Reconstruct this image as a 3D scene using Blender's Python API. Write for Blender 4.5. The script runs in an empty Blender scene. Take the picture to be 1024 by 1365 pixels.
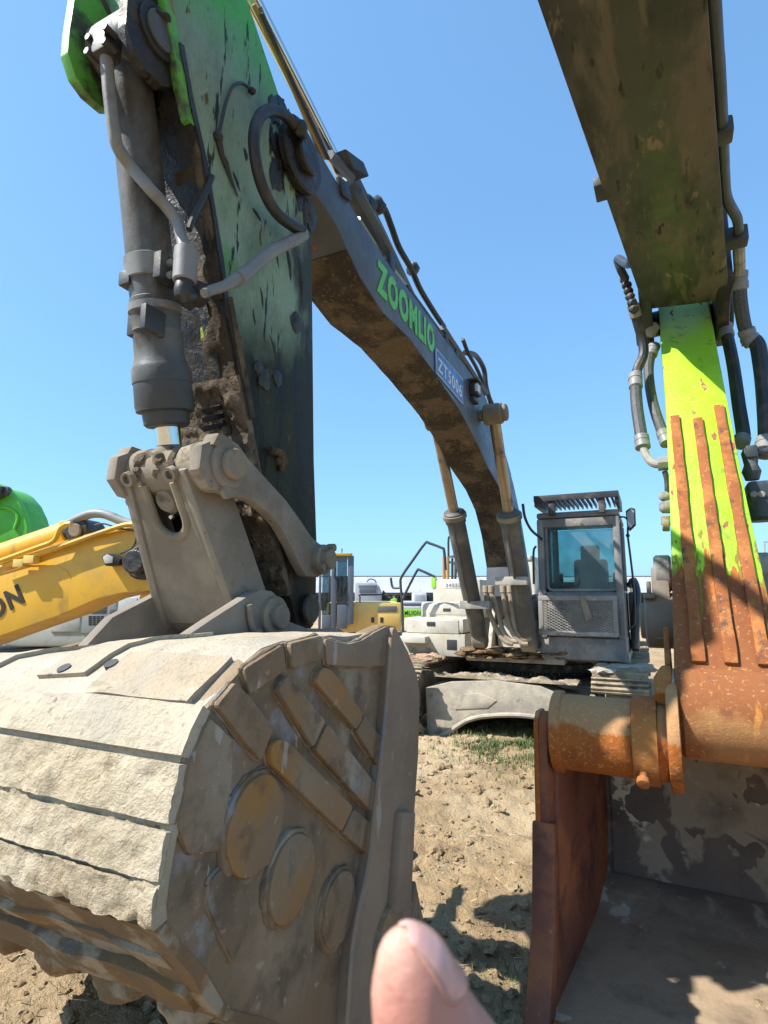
import bpy, bmesh, math, random
from mathutils import Vector, Matrix, noise
R = math.radians
random.seed(7)
S = bpy.context.scene
COL = S.collection
# ------------------------------------------------------------------ camera, sky, sun, exposure
F, H = 750.0, 1.75
PITCH = math.atan(108 / F)
cam_d = bpy.data.cameras.new('camera')
cam = bpy.data.objects.new('camera', cam_d); COL.objects.link(cam)
cam.location = (0, 0, H); cam.rotation_euler = (R(90) + PITCH, 0, 0)
cam_d.sensor_fit = 'VERTICAL'; cam_d.sensor_height = 36; cam_d.lens = 36 * F / 1365
cam_d.clip_start = 0.01; cam_d.clip_end = 2000
cam_d.dof.use_dof = True; cam_d.dof.focus_distance = 3.0; cam_d.dof.aperture_fstop = 22
S.camera = cam
SUN_AZ, SUN_EL = 17.0, 50.0          # degrees: the sun stands to the left, a little behind the viewer
sv = Vector((-math.cos(R(SUN_AZ)) * math.cos(R(SUN_EL)), -math.sin(R(SUN_AZ)) * math.cos(R(SUN_EL)), math.sin(R(SUN_EL))))
w = bpy.data.worlds.new('World'); S.world = w; w.use_nodes = True
wn = w.node_tree.nodes; wl = w.node_tree.links
sky = wn.new('ShaderNodeTexSky'); sky.sky_type = 'NISHITA'; sky.sun_disc = False
sky.sun_elevation = R(SUN_EL); sky.sun_rotation = math.atan2(sv.x, sv.y)
sky.air_density = 1.0; sky.dust_density = 1.1; sky.ozone_density = 1.6
bg = wn['Background']; bg.inputs[1].default_value = 0.116
gm = wn.new('ShaderNodeGamma'); gm.inputs[1].default_value = .55; wl.new(sky.outputs[0], gm.inputs[0])
tn = wn.new('ShaderNodeMix'); tn.data_type = 'RGBA'; tn.blend_type = 'MULTIPLY'; tn.inputs[0].default_value = 1; tn.inputs[7].default_value = (.9, 1.5, 2.05, 1)
wl.new(gm.outputs[0], tn.inputs[6]); wl.new(tn.outputs[2], bg.inputs[0])
sd = bpy.data.lights.new('sun', 'SUN'); sd.energy = 4.2; sd.angle = R(0.53); sd.color = (1, .95, .87)
so = bpy.data.objects.new('sun', sd); COL.objects.link(so)
so.rotation_euler = sv.to_track_quat('Z', 'Y').to_euler(); so.location = sv * 50
S.view_settings.view_transform = 'Standard'; S.view_settings.look = 'None'
S.view_settings.exposure = 1.12; S.view_settings.gamma = 1; S.view_settings.use_curve_mapping = False

# ------------------------------------------------------------------ survey: sight lines measured from the standpoint
def ray(x, y):
    X = (x - 512) / F; Y = (682.5 - y) / F
    return Vector((X, math.cos(PITCH) - Y * math.sin(PITCH), math.sin(PITCH) + Y * math.cos(PITCH)))
class Frame:
    """a machine's own axes: X across it, Y away from the viewer, Z up"""
    def __init__(s, ox, oy, deg, oz=0.0):
        a = R(deg); s.deg = deg; s.o = Vector((ox, oy, oz))
        s.a = Vector((math.cos(a), -math.sin(a), 0)); s.b = Vector((math.sin(a), math.cos(a), 0))
    def loc(s, p):
        d = p - s.o; return Vector((d.dot(s.a), d.dot(s.b), d.z))
    def isect(s, x, y, ax, v):
        r = ray(x, y); c = s.loc(Vector((0, 0, H))); d = Vector((r.dot(s.a), r.dot(s.b), r.z))
        return c + d * ((v - c[ax]) / d[ax])
    def X(s, x, y, v): return s.isect(x, y, 0, v)
    def Y(s, x, y, v): return s.isect(x, y, 1, v)
    def Z(s, x, y, v): return s.isect(x, y, 2, v)
    def yz(s, pts, v): return [(q.y, q.z) for q in (s.X(x, y, v) for x, y in pts)]
    def xz(s, pts, v): return [(q.x, q.z) for q in (s.Y(x, y, v) for x, y in pts)]
    def world(s, p): return s.o + s.a * p[0] + s.b * p[1] + Vector((0, 0, p[2]))

# ------------------------------------------------------------------ materials
def mat(name, base, rough=.6, metal=0.0, layers=(), bump=(), var=.18, varscale=2.5, spec=.5, coat=0, bevel=0):
    """layers: dict(c, s, lo, hi, d, st, r, grad=(axis, v0, v1, amp), m)  bump: (scale, distance[, stretch])"""
    m = bpy.data.materials.new(name); m.use_nodes = True
    nt = m.node_tree; N = nt.nodes; L = nt.links
    b = N['Principled BSDF']
    tc = N.new('ShaderNodeTexCoord'); oi = N.new('ShaderNodeObjectInfo')
    off = N.new('ShaderNodeVectorMath'); off.operation = 'MULTIPLY_ADD'
    cmb = N.new('ShaderNodeCombineXYZ')
    for i in range(3): L.new(oi.outputs['Random'], cmb.inputs[i])
    L.new(cmb.outputs[0], off.inputs[0]); off.inputs[1].default_value = (37, 23, 51); L.new(tc.outputs['Object'], off.inputs[2])
    def nz(scale, detail, st=None, rough=.6, dist=0):
        n = N.new('ShaderNodeTexNoise'); n.inputs['Scale'].default_value = scale; n.inputs['Detail'].default_value = detail
        n.inputs['Roughness'].default_value = rough; n.inputs['Distortion'].default_value = dist
        if st:
            mp = N.new('ShaderNodeMapping'); mp.inputs['Scale'].default_value = st
            L.new(off.outputs[0], mp.inputs[0]); L.new(mp.outputs[0], n.inputs['Vector'])
        else: L.new(off.outputs[0], n.inputs['Vector'])
        return n.outputs[0]
    def mr(v, lo, hi, a=0., z=1.):
        n = N.new('ShaderNodeMapRange'); n.inputs[1].default_value = lo; n.inputs[2].default_value = hi
        n.inputs[3].default_value = a; n.inputs[4].default_value = z
        L.new(v, n.inputs[0]); return n.outputs[0]
    def mth(op, p, q):
        n = N.new('ShaderNodeMath'); n.operation = op
        for i, v in enumerate((p, q)):
            if isinstance(v, (int, float)): n.inputs[i].default_value = v
            else: L.new(v, n.inputs[i])
        return n.outputs[0]
    def mix(f, c0, c1):
        n = N.new('ShaderNodeMix'); n.data_type = 'RGBA'; L.new(f, n.inputs[0])
        for i, v in ((6, c0), (7, c1)):
            if isinstance(v, tuple): n.inputs[i].default_value = (*v, 1)
            else: L.new(v, n.inputs[i])
        return n.outputs[2]
    col = tuple(base); rgh = None
    # broad tone variation of the coat itself
    v = nz(varscale, 5)
    col = mix(mr(v, .3, .7), tuple(c * (1 - var) for c in base), tuple(min(1, c * (1 + var)) for c in base))
    rgh = mr(nz(varscale * 3, 4), .3, .7, max(.05, rough - .1), min(1, rough + .1))
    hgt = None
    for ly in layers:
        n = nz(ly.get('s', 3), ly.get('d', 6), ly.get('st'), ly.get('rg', .6), ly.get('dist', 0))
        if 'grad' in ly:
            ax, v0, v1, amp = ly['grad']
            sp = N.new('ShaderNodeSeparateXYZ'); L.new(tc.outputs['Object'], sp.inputs[0])
            g = mr(sp.outputs['XYZ'.index(ax)], v0, v1)
            n = mth('ADD', g, mth('MULTIPLY', mth('SUBTRACT', n, .5), amp))
        k = mr(n, ly.get('lo', .5), ly.get('hi', .6), 0, ly.get('m', 1))
        col = mix(k, col, ly['c'])
        if 'r' in ly:
            q = N.new('ShaderNodeMix'); L.new(k, q.inputs[0]); L.new(rgh, q.inputs[2]); q.inputs[3].default_value = ly['r']; rgh = q.outputs[0]
        if 'h' in ly:
            t = mth('MULTIPLY', k, ly['h']); hgt = t if hgt is None else mth('ADD', hgt, t)
    for bp in bump:
        t = mth('MULTIPLY', nz(bp[0], 8, bp[2] if len(bp) > 2 else None, .65), bp[1]); hgt = t if hgt is None else mth('ADD', hgt, t)
    L.new(col, b.inputs['Base Color']); L.new(rgh, b.inputs['Roughness'])
    b.inputs['Metallic'].default_value = metal; b.inputs['Specular IOR Level'].default_value = spec
    b.inputs['Coat Weight'].default_value = coat
    if hgt is not None:
        bn = N.new('ShaderNodeBump'); bn.inputs['Distance'].default_value = 1.0; bn.inputs['Strength'].default_value = 1.0
        L.new(hgt, bn.inputs['Height']); L.new(bn.outputs[0], b.inputs['Normal'])
        if bevel:
            bv = N.new('ShaderNodeBevel'); bv.samples = 3; bv.inputs[0].default_value = bevel; L.new(bv.outputs[0], bn.inputs['Normal'])
    return m

MUD = (.30, .235, .16)
M = {}
M['dry_mud'] = mat('dry_mud', (.43, .36, .25), .95, layers=[dict(c=(.49, .42, .31), s=3, lo=.45, hi=.6), dict(c=(.36, .25, .14), s=1.6, lo=.54, hi=.7, m=.7), dict(c=(.24, .185, .125), s=16, lo=.58, hi=.7, m=.7), dict(c=(.54, .48, .37), s=45, lo=.58, hi=.68, m=.6)], bump=[(18, .014), (55, .009), (160, .005)], spec=.1)
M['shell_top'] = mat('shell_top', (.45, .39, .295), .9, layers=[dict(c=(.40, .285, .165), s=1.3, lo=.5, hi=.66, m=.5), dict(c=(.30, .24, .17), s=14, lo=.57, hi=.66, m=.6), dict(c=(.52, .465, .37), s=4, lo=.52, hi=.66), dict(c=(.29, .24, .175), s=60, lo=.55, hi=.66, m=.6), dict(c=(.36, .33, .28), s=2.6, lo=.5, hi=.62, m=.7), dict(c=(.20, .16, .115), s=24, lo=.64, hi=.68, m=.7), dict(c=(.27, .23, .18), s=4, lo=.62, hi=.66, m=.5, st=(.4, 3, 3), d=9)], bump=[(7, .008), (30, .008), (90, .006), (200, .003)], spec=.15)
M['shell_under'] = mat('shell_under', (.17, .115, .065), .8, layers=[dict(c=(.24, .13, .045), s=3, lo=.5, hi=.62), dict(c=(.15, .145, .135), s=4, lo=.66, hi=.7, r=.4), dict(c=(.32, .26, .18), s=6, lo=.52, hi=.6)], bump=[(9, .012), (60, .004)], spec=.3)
M['side_plate'] = mat('side_plate', (.215, .152, .092), .8, layers=[dict(c=(.33, .26, .18), s=3, lo=.48, hi=.64), dict(c=(.27, .16, .075), s=2.4, lo=.53, hi=.64, m=.75), dict(c=(.10, .07, .044), s=6, lo=.5, hi=.64, m=.8, d=10), dict(c=(.25, .25, .25), s=3.4, lo=.61, hi=.68, r=.35, d=12), dict(c=(.42, .35, .25), s=26, lo=.62, hi=.7, m=.55), dict(c=(.38, .32, .225), s=2, lo=.59, hi=.65, m=.7, d=12), dict(c=(.46, .43, .38), s=9, lo=.66, hi=.675, m=.6, st=(1, 2, .4), d=9)], bump=[(14, .006), (70, .0045), (220, .002)], spec=.3)
M['side_edge'] = mat('side_edge', (.22, .165, .115), .7, layers=[dict(c=(.28, .21, .145), s=2, lo=.48, hi=.62), dict(c=(.16, .17, .185), s=3, lo=.58, hi=.68, r=.4), dict(c=(.36, .3, .21), s=24, lo=.64, hi=.7, m=.6), dict(c=(.40, .37, .32), s=6, lo=.66, hi=.675, m=.6, st=(1, 2, .4), d=9)], bump=[(30, .0025), (150, .0015)], spec=.35)
M['wear_bar'] = mat('wear_bar', (.25, .175, .105), .8, layers=[dict(c=(.34, .17, .045), s=2.6, lo=.47, hi=.6, m=.85), dict(c=(.27, .215, .145), s=3, lo=.5, hi=.6), dict(c=(.11, .075, .045), s=12, lo=.54, hi=.66, m=.6), dict(c=(.44, .35, .23), s=24, lo=.63, hi=.7, m=.6), dict(c=(.42, .38, .31), s=5, lo=.645, hi=.66, m=.6, st=(1, 2.5, .5), d=9)], bump=[(16, .007), (90, .004), (220, .002)], spec=.3)
M['link_mud'] = mat('link_mud', (.20, .172, .14), .9, layers=[dict(c=(.285, .245, .195), s=3, lo=.45, hi=.65), dict(c=(.16, .13, .1), s=6, lo=.6, hi=.7), dict(c=(.1, .08, .06), s=30, lo=.66, hi=.7)], bump=[(10, .003), (90, .0025)], spec=.2)
M['hub_mud'] = mat('hub_mud', (.20, .17, .13), .9, layers=[dict(c=(.28, .235, .17), s=4, lo=.45, hi=.6), dict(c=(.1, .08, .06), s=8, lo=.58, hi=.68)], bump=[(14, .006), (90, .002)], spec=.2)
M['earth'] = mat('earth', (.19, .125, .07), .95, layers=[dict(c=(.30, .21, .125), s=9, lo=.5, hi=.62), dict(c=(.08, .055, .035), s=14, lo=.52, hi=.62)], bump=[(30, .02), (120, .008)], spec=.1)
M['red_earth'] = mat('red_earth', (.34, .20, .125), .95, layers=[dict(c=(.40, .29, .19), s=6, lo=.5, hi=.62)], bump=[(30, .02)], spec=.1)
M['cake'] = mat('cake', (.14, .11, .08), .95, layers=[dict(c=(.23, .18, .125), s=9, lo=.5, hi=.62), dict(c=(.05, .04, .03), s=24, lo=.54, hi=.64)], bump=[(24, .03), (90, .012)], spec=.2)
M['grease'] = mat('grease', (.022, .019, .016), .45, layers=[dict(c=(.10, .075, .05), s=7, lo=.55, hi=.68, r=.9), dict(c=(.012, .011, .012), s=14, lo=.5, hi=.6, r=.25)], bump=[(14, .012), (70, .004)])
# stick paint: lime green under dust, oil and grime that thicken toward the bucket; flare glow painted in near the top
M['stick_side'] = mat('stick_side', (.22, .34, .275), .7, layers=[
    dict(c=(.31, .42, .36), s=55, lo=.42, hi=.72, m=.65, d=4, st=(1, 1.5, .7)),
    dict(c=(.15, .23, .175), s=3.5, lo=.48, hi=.66, st=(1, 1.6, .7), m=.8),
    dict(c=(.11, .50, .10), s=1.6, grad=('Z', 3.75, 4.45, 1.1), lo=.42, hi=.9, r=.5, m=.95),  # lime paint, brightened by a green flare glow put into the colour up here
    dict(c=(.10, .33, .08), s=2.6, lo=.6, hi=.72, r=.5, m=.75),
    dict(c=(.024, .025, .015), s=2.2, grad=('Z', 3.4, 2.7, 1.0), lo=.3, hi=.8, r=.6, m=.95),
    dict(c=(.028, .027, .02), s=3.2, grad=('Y', -7.35, -6.95, 1.5), lo=.62, hi=.85, r=.45, m=.9, st=(1, 1.6, .6), d=9),
    dict(c=(.085, .07, .045), s=2.6, grad=('Z', 2.7, 1.6, 1.5), lo=.6, hi=.85, r=.9),
    dict(c=(.014, .013, .011), s=7, lo=.60, hi=.63, st=(1, 2.6, .38), r=.35, d=5, m=.95),
    dict(c=(.014, .013, .011), s=3, grad=('Z', 3.5, 2.8, 2.4), lo=.95, hi=1.05, st=(1, 3.2, .5), r=.35, d=7, m=.9),
    dict(c=(.13, .09, .05), s=5, lo=.64, hi=.665, st=(1, 2, .7), r=.9)], bump=[(60, .007), (14, .008), (180, .003)], spec=.15)
M['stick_front'] = mat('stick_front', (.075, .058, .04), .85, layers=[
    dict(c=(.16, .12, .075), s=6, lo=.5, hi=.6), dict(c=(.035, .028, .02), s=6, lo=.52, hi=.6, st=(1, 1, .4)),
    dict(c=(.26, .36, .05), s=4, lo=.62, hi=.66, st=(1, 1, .5))], bump=[(20, .02), (80, .008)], spec=.3)
M['lime_dirty'] = mat('lime_dirty', (.115, .40, .05), .5, layers=[dict(c=(.045, .06, .03), s=7, lo=.46, hi=.6, d=8), dict(c=(.22, .16, .08), s=5, lo=.6, hi=.66, r=.9)], bump=[(40, .002)])
M['boom_grey'] = mat('boom_grey', (.072, .082, .10), .45, layers=[dict(c=(.115, .128, .15), s=3, lo=.45, hi=.65, m=.7), dict(c=(.075, .08, .09), s=2, lo=.55, hi=.65, m=.6, st=(1, .4, 1)), dict(c=(.14, .125, .1), s=25, lo=.66, hi=.7, m=.4)], bump=[(120, .0004)], spec=.5)
M['boom_under'] = mat('boom_under', (.045, .036, .028), .8, layers=[dict(c=(.115, .086, .056), s=2.6, lo=.47, hi=.55, d=10, h=.006), dict(c=(.27, .21, .135), s=40, lo=.58, hi=.68, m=.5, d=3), dict(c=(.26, .15, .05), s=2.2, lo=.62, hi=.7, m=.6)], bump=[(60, .01)], spec=.25)
M['cyl_grey'] = mat('cyl_grey', (.095, .105, .11), .5, layers=[dict(c=(.14, .15, .155), s=2, lo=.45, hi=.65), dict(c=(.28, .25, .2), s=3.5, lo=.6, hi=.7, m=.7, st=(1, 1, .5), d=9, r=.9), dict(c=(.05, .043, .036), s=4, lo=.5, hi=.64, st=(1, 1, .45), r=.8), dict(c=(.16, .12, .085), s=9, lo=.62, hi=.68, r=.9, st=(1, 1, .5)), dict(c=(.03, .03, .03), s=4, grad=('Z', 2.95, 2.5, 1.0), lo=.45, hi=.9, r=.5, m=.8)], bump=[(30, .002)], spec=.4)
M['boomcyl'] = mat('boomcyl', (.075, .075, .075), .55, layers=[dict(c=(.20, .175, .14), s=3, lo=.5, hi=.7, r=.9), dict(c=(.3, .24, .16), s=2, grad=('Z', 1.35, .95, .8), lo=.35, hi=.8, r=.95)], bump=[(40, .002)])
M['chrome'] = mat('chrome', (.62, .62, .6), .1, 1.0, layers=[dict(c=(.35, .28, .2), s=6, lo=.62, hi=.7, r=.5)], var=.05)
M['dull_rod'] = mat('dull_rod', (.38, .30, .21), .35, .7, layers=[dict(c=(.15, .1, .07), s=5, lo=.5, hi=.65, r=.8)])
M['hose_grey'] = mat('hose_grey', (.19, .195, .195), .55, layers=[dict(c=(.1, .09, .08), s=8, lo=.55, hi=.7)], bump=[(80, .0008)])
M['hose_black'] = mat('hose_black', (.022, .023, .025), .5, layers=[dict(c=(.085, .075, .06), s=9, lo=.52, hi=.68, r=.9)], bump=[(150, .0008)])
M['hose_braid'] = mat('hose_braid', (.03, .032, .035), .6, layers=[dict(c=(.075, .08, .085), s=160, lo=.45, hi=.55, d=1), dict(c=(.18, .09, .05), s=5, lo=.66, hi=.7)], bump=[(220, .0015)])
M['hose_mud'] = mat('hose_mud', (.30, .245, .175), .85, layers=[dict(c=(.15, .12, .09), s=8, lo=.55, hi=.7)], bump=[(40, .002)])
M['black_steel'] = mat('black_steel', (.028, .029, .031), .5, layers=[dict(c=(.10, .085, .065), s=6, lo=.54, hi=.66, r=.9), dict(c=(.13, .08, .045), s=9, lo=.64, hi=.7, r=.9)], bump=[(60, .001)])
M['brass_pipe'] = mat('brass_pipe', (.30, .25, .13), .3, .6, layers=[dict(c=(.07, .06, .045), s=5, lo=.5, hi=.66, r=.7)])
M['cab_grey'] = mat('cab_grey', (.17, .165, .165), .55, layers=[dict(c=(.29, .265, .235), s=2.5, lo=.48, hi=.62, r=.9), dict(c=(.085, .08, .08), s=5, lo=.6, hi=.7), dict(c=(.4, .36, .3), s=14, lo=.63, hi=.68, r=.9)], bump=[(60, .001)])
M['cab_dark'] = mat('cab_dark', (.035, .037, .042), .45, layers=[dict(c=(.13, .115, .1), s=4, lo=.52, hi=.66, r=.9)], bump=[(60, .001)])
M['guard_grey'] = mat('guard_grey', (.24, .23, .215), .7, layers=[dict(c=(.36, .33, .28), s=4, lo=.5, hi=.6), dict(c=(.11, .1, .09), s=7, lo=.58, hi=.68)], bump=[(60, .001)])
M['cream'] = mat('cream', (.48, .455, .385), .65, layers=[dict(c=(.40, .355, .27), s=3, lo=.52, hi=.66, r=.9), dict(c=(.30, .26, .2), s=12, lo=.62, hi=.7, m=.7)], bump=[(90, .0006)])
M['cream_low'] = mat('cream_low', (.44, .41, .34), .75, layers=[dict(c=(.24, .22, .19), s=4, lo=.5, hi=.6, r=.9), dict(c=(.42, .36, .26), s=7, lo=.56, hi=.64)], bump=[(60, .001)])
M['frame_mud'] = mat('frame_mud', (.30, .27, .225), .9, layers=[dict(c=(.42, .37, .29), s=3, lo=.45, hi=.6), dict(c=(.20, .175, .15), s=5, lo=.58, hi=.68)], bump=[(14, .008), (80, .003)], spec=.2)
M['track'] = mat('track', (.24, .19, .13), .9, layers=[dict(c=(.36, .30, .21), s=6, lo=.48, hi=.6), dict(c=(.09, .07, .055), s=7, lo=.58, hi=.68)], bump=[(24, .012), (90, .005)], spec=.2)
M['swing'] = mat('swing', (.085, .072, .056), .85, layers=[dict(c=(.25, .2, .135), s=6, lo=.55, hi=.66)], bump=[(40, .006)])
M['rubber'] = mat('rubber', (.02, .02, .021), .7, layers=[dict(c=(.1, .085, .065), s=6, lo=.56, hi=.68)])
M['handrail'] = mat('handrail', (.035, .042, .052), .45, layers=[dict(c=(.16, .12, .08), s=5, lo=.6, hi=.7, r=.9)])
M['post_rust'] = mat('post_rust', (.42, .22, .07), .8, layers=[dict(c=(.3, .25, .18), s=5, lo=.5, hi=.62)])
# second machine
M['rust'] = mat('rust', (.31, .105, .032), .85, layers=[dict(c=(.41, .17, .045), s=3, lo=.46, hi=.6), dict(c=(.15, .06, .035), s=6, lo=.55, hi=.68), dict(c=(.42, .26, .13), s=1.7, lo=.56, hi=.64, m=.6), dict(c=(.46, .36, .23), s=60, lo=.6, hi=.68, m=.5, d=3)], bump=[(30, .0025), (140, .0015)], spec=.25)
M['rust_orange'] = mat('rust_orange', (.37, .115, .024), .85, layers=[dict(c=(.26, .08, .025), s=5, lo=.52, hi=.66), dict(c=(.42, .25, .12), s=1.8, grad=('Z', 1.0, 1.26, 1.1), lo=.55, hi=.62, m=.8, d=9), dict(c=(.50, .34, .18), s=70, lo=.56, hi=.66, m=.55, d=3), dict(c=(.14, .06, .035), s=9, lo=.62, hi=.68, m=.8)], bump=[(30, .004), (140, .0025)], spec=.2)
M['rust_red'] = mat('rust_red', (.20, .07, .04), .7, layers=[dict(c=(.31, .11, .04), s=2.5, lo=.5, hi=.62), dict(c=(.11, .045, .03), s=4, lo=.52, hi=.64), dict(c=(.35, .25, .16), s=40, lo=.68, hi=.72)], bump=[(40, .0015), (8, .003)], spec=.35)
M['stick2'] = mat('stick2', (.30, .62, .012), .42, layers=[
    dict(c=(.26, .34, .03), s=40, lo=.62, hi=.7, m=.5),
    dict(c=(.27, .10, .05), s=11, lo=.63, hi=.655, d=9, st=(1.4, .5, .5), r=.9),
    dict(c=(.36, .115, .022), s=6, grad=('Z', 2.35, 1.4, 2.1), lo=.5, hi=.56, st=(2.6, .35, .35), r=.9, d=10),
    dict(c=(.43, .17, .035), s=6, lo=.55, hi=.7, grad=('Z', 2.2, 1.2, 1.8), st=(1.6, .6, .6), r=.9, d=8),
    dict(c=(.19, .06, .022), s=8, lo=.72, hi=.8, grad=('Z', 2.5, 1.7, 2.2), st=(2, .5, .5), r=.9, d=8, m=.8),
    dict(c=(.47, .30, .13), s=55, lo=.6, hi=.68, m=.5, d=3), dict(c=(.44, .24, .09), s=2.5, grad=('Z', 1.5, 1.2, 1.6), lo=.75, hi=.9, r=.95, d=10, m=.55), dict(c=(.13, .055, .03), s=11, lo=.6, hi=.66, d=8, m=.5)], bump=[(50, .003), (160, .002)])
M['rib2'] = mat('rib2', (.27, .092, .032), .85, layers=[dict(c=(.37, .15, .045), s=8, lo=.48, hi=.6), dict(c=(.13, .06, .04), s=14, lo=.56, hi=.66), dict(c=(.32, .55, .02), s=7, grad=('Z', 2.4, 3.3, 1.8), lo=.75, hi=.8), dict(c=(.48, .36, .22), s=60, lo=.6, hi=.68, m=.5)], bump=[(40, .003), (140, .0015)], spec=.2)
M['boom2_under'] = mat('boom2_under', (.05, .052, .036), .5, layers=[dict(c=(.115, .10, .07), s=2.4, lo=.5, hi=.57, d=11, st=(1.8, .5, 1), r=.85, dist=.4), dict(c=(.028, .03, .022), s=3.5, lo=.5, hi=.62, st=(1.6, .5, 1)), dict(c=(.14, .125, .08), s=6, lo=.57, hi=.63, st=(2.5, .45, 1), d=12, m=.6, r=.9), dict(c=(.018, .016, .012), s=9, lo=.62, hi=.66, st=(2, .5, 1), d=6), dict(c=(.19, .155, .1), s=3.2, lo=.58, hi=.62, d=11, st=(1.6, .5, 1), r=.9, dist=.7), dict(c=(.1, .05, .03), s=5, lo=.68, hi=.7, st=(2, .7, 1))], bump=[(40, .0012)], spec=.4)
M['in2'] = mat('in2', (.135, .10, .078), .75, layers=[dict(c=(.30, .24, .17), s=1.9, lo=.50, hi=.53, d=13, r=.9, dist=.5), dict(c=(.36, .29, .2), s=7, lo=.62, hi=.65, d=10, m=.8), dict(c=(.33, .245, .16), s=2, grad=('Z', .3, .0, .6), lo=.5, hi=.8), dict(c=(.055, .043, .034), s=3, lo=.5, hi=.66, d=9, m=.6), dict(c=(.18, .08, .04), s=3, grad=('Z', .75, 1.1, 1.0), lo=.4, hi=.6), dict(c=(.50, .44, .33), s=2.3, lo=.6, hi=.62, d=9)], bump=[(20, .006), (120, .003)], spec=.3)
M['dark_fit'] = mat('dark_fit', (.035, .045, .05), .45, layers=[dict(c=(.13, .12, .1), s=8, lo=.54, hi=.66, r=.9)], bump=[(50, .001)])
# other machines
M['yellow'] = mat('yellow', (.66, .37, .035), .42, layers=[dict(c=(.50, .30, .06), s=2, lo=.5, hi=.65), dict(c=(.33, .20, .06), s=5, lo=.6, hi=.68, st=(1, 1, .3), d=10, m=.6), dict(c=(.1, .06, .03), s=16, lo=.7, hi=.72), dict(c=(.42, .28, .1), s=8, lo=.64, hi=.72, m=.6)], bump=[(60, .0006)], var=.08)
M['yellow_pale'] = mat('yellow_pale', (.70, .46, .12), .5, layers=[dict(c=(.58, .4, .15), s=2, lo=.5, hi=.65)], var=.08)
M['green'] = mat('green', (.10, .47, .025), .4, layers=[dict(c=(.09, .36, .03), s=3, lo=.5, hi=.65)], bump=[(50, .0006)], var=.1)
M['lime'] = mat('lime', (.26, .62, .05), .45, var=.08)
M['white_paint'] = mat('white_paint', (.58, .585, .585), .45, layers=[dict(c=(.48, .465, .43), s=3, lo=.5, hi=.65)], var=.06)
M['pale_grey'] = mat('pale_grey', (.33, .345, .37), .5, layers=[dict(c=(.28, .28, .28), s=3, lo=.5, hi=.66)], var=.08)
M['grey_blue'] = mat('grey_blue', (.10, .12, .15), .45, var=.1)
M['roof_sheet'] = mat('roof_sheet', (.40, .42, .45), .5, layers=[dict(c=(.33, .345, .37), s=.4, lo=.45, hi=.6)], var=.06)
M['dark_wall'] = mat('dark_wall', (.055, .055, .06), .8, layers=[dict(c=(.1, .09, .085), s=.5, lo=.5, hi=.65)], var=.2)
M['vent'] = mat('vent', (.03, .03, .033), .6)
M['screen_grey'] = mat('screen_grey', (.13, .135, .13), .6)
M['letter_dark'] = mat('letter_dark', (.03, .022, .02), .5)
M['letter_green'] = mat('letter_green', (.13, .56, .10), .5, var=.05, layers=[dict(c=(.12, .2, .12), s=8, lo=.6, hi=.64, d=9), dict(c=(.13, .135, .14), s=22, lo=.66, hi=.69, d=6)])
M['letter_white'] = mat('letter_white', (.62, .66, .70), .5, var=.05, layers=[dict(c=(.25, .3, .4), s=14, lo=.62, hi=.66, d=8)])
M['letter_grey'] = mat('letter_grey', (.17, .17, .2), .6)
M['plate_blue'] = mat('plate_blue', (.055, .17, .47), .4, var=.1, layers=[dict(c=(.1, .18, .35), s=9, lo=.6, hi=.7, m=.5)])
M['plate_white'] = mat('plate_white', (.62, .61, .58), .6)
M['seat'] = mat('seat', (.05, .055, .06), .8)
M['interior'] = mat('interior', (.12, .125, .12), .8)
M['skin'] = mat('skin', (.50, .235, .18), .45, layers=[dict(c=(.62, .26, .20), s=90, lo=.4, hi=.7, m=.5), dict(c=(.66, .40, .31), s=45, lo=.55, hi=.7, m=.6)], bump=[(1400, .00025), (500, .0003)], var=.05, varscale=60)
b_ = M['skin'].node_tree.nodes['Principled BSDF']; b_.inputs['Subsurface Weight'].default_value = .25; b_.inputs['Subsurface Radius'].default_value = (.006, .0025, .0015); b_.inputs['Subsurface Scale'].default_value = .5
M['nail'] = mat('nail', (.60, .33, .28), .3, var=.04, varscale=80, layers=[dict(c=(.64, .38, .33), s=120, lo=.5, hi=.7, m=.5)])
M['nail_edge'] = mat('nail_edge', (.74, .60, .50), .4, var=.04)
def glass(name, tint, rough=.05, dust=.3, dustc=(.3, .33, .33)):
    m = bpy.data.materials.new(name); m.use_nodes = True
    N = m.node_tree.nodes; L = m.node_tree.links; N.remove(N['Principled BSDF']); out = N['Material Output']
    tr = N.new('ShaderNodeBsdfTransparent'); tr.inputs[0].default_value = (*tint, 1)
    gl = N.new('ShaderNodeBsdfGlossy'); gl.inputs['Roughness'].default_value = rough
    fr = N.new('ShaderNodeFresnel'); fr.inputs[0].default_value = 1.5
    m1 = N.new('ShaderNodeMixShader'); L.new(fr.outputs[0], m1.inputs[0]); L.new(tr.outputs[0], m1.inputs[1]); L.new(gl.outputs[0], m1.inputs[2])
    df = N.new('ShaderNodeBsdfDiffuse'); df.inputs[0].default_value = (*dustc, 1)
    tc = N.new('ShaderNodeTexCoord'); n = N.new('ShaderNodeTexNoise'); n.inputs['Scale'].default_value = 5; n.inputs['Detail'].default_value = 7
    L.new(tc.outputs['Object'], n.inputs['Vector'])
    mr = N.new('ShaderNodeMapRange'); mr.inputs[1].default_value = .35; mr.inputs[2].default_value = .75; mr.inputs[3].default_value = dust * .4; mr.inputs[4].default_value = min(1, dust * 1.7)
    L.new(n.outputs[0], mr.inputs[0])
    m2 = N.new('ShaderNodeMixShader'); L.new(mr.outputs[0], m2.inputs[0]); L.new(m1.outputs[0], m2.inputs[1]); L.new(df.outputs[0], m2.inputs[2])
    L.new(m2.outputs[0], out.inputs[0]); return m
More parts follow.
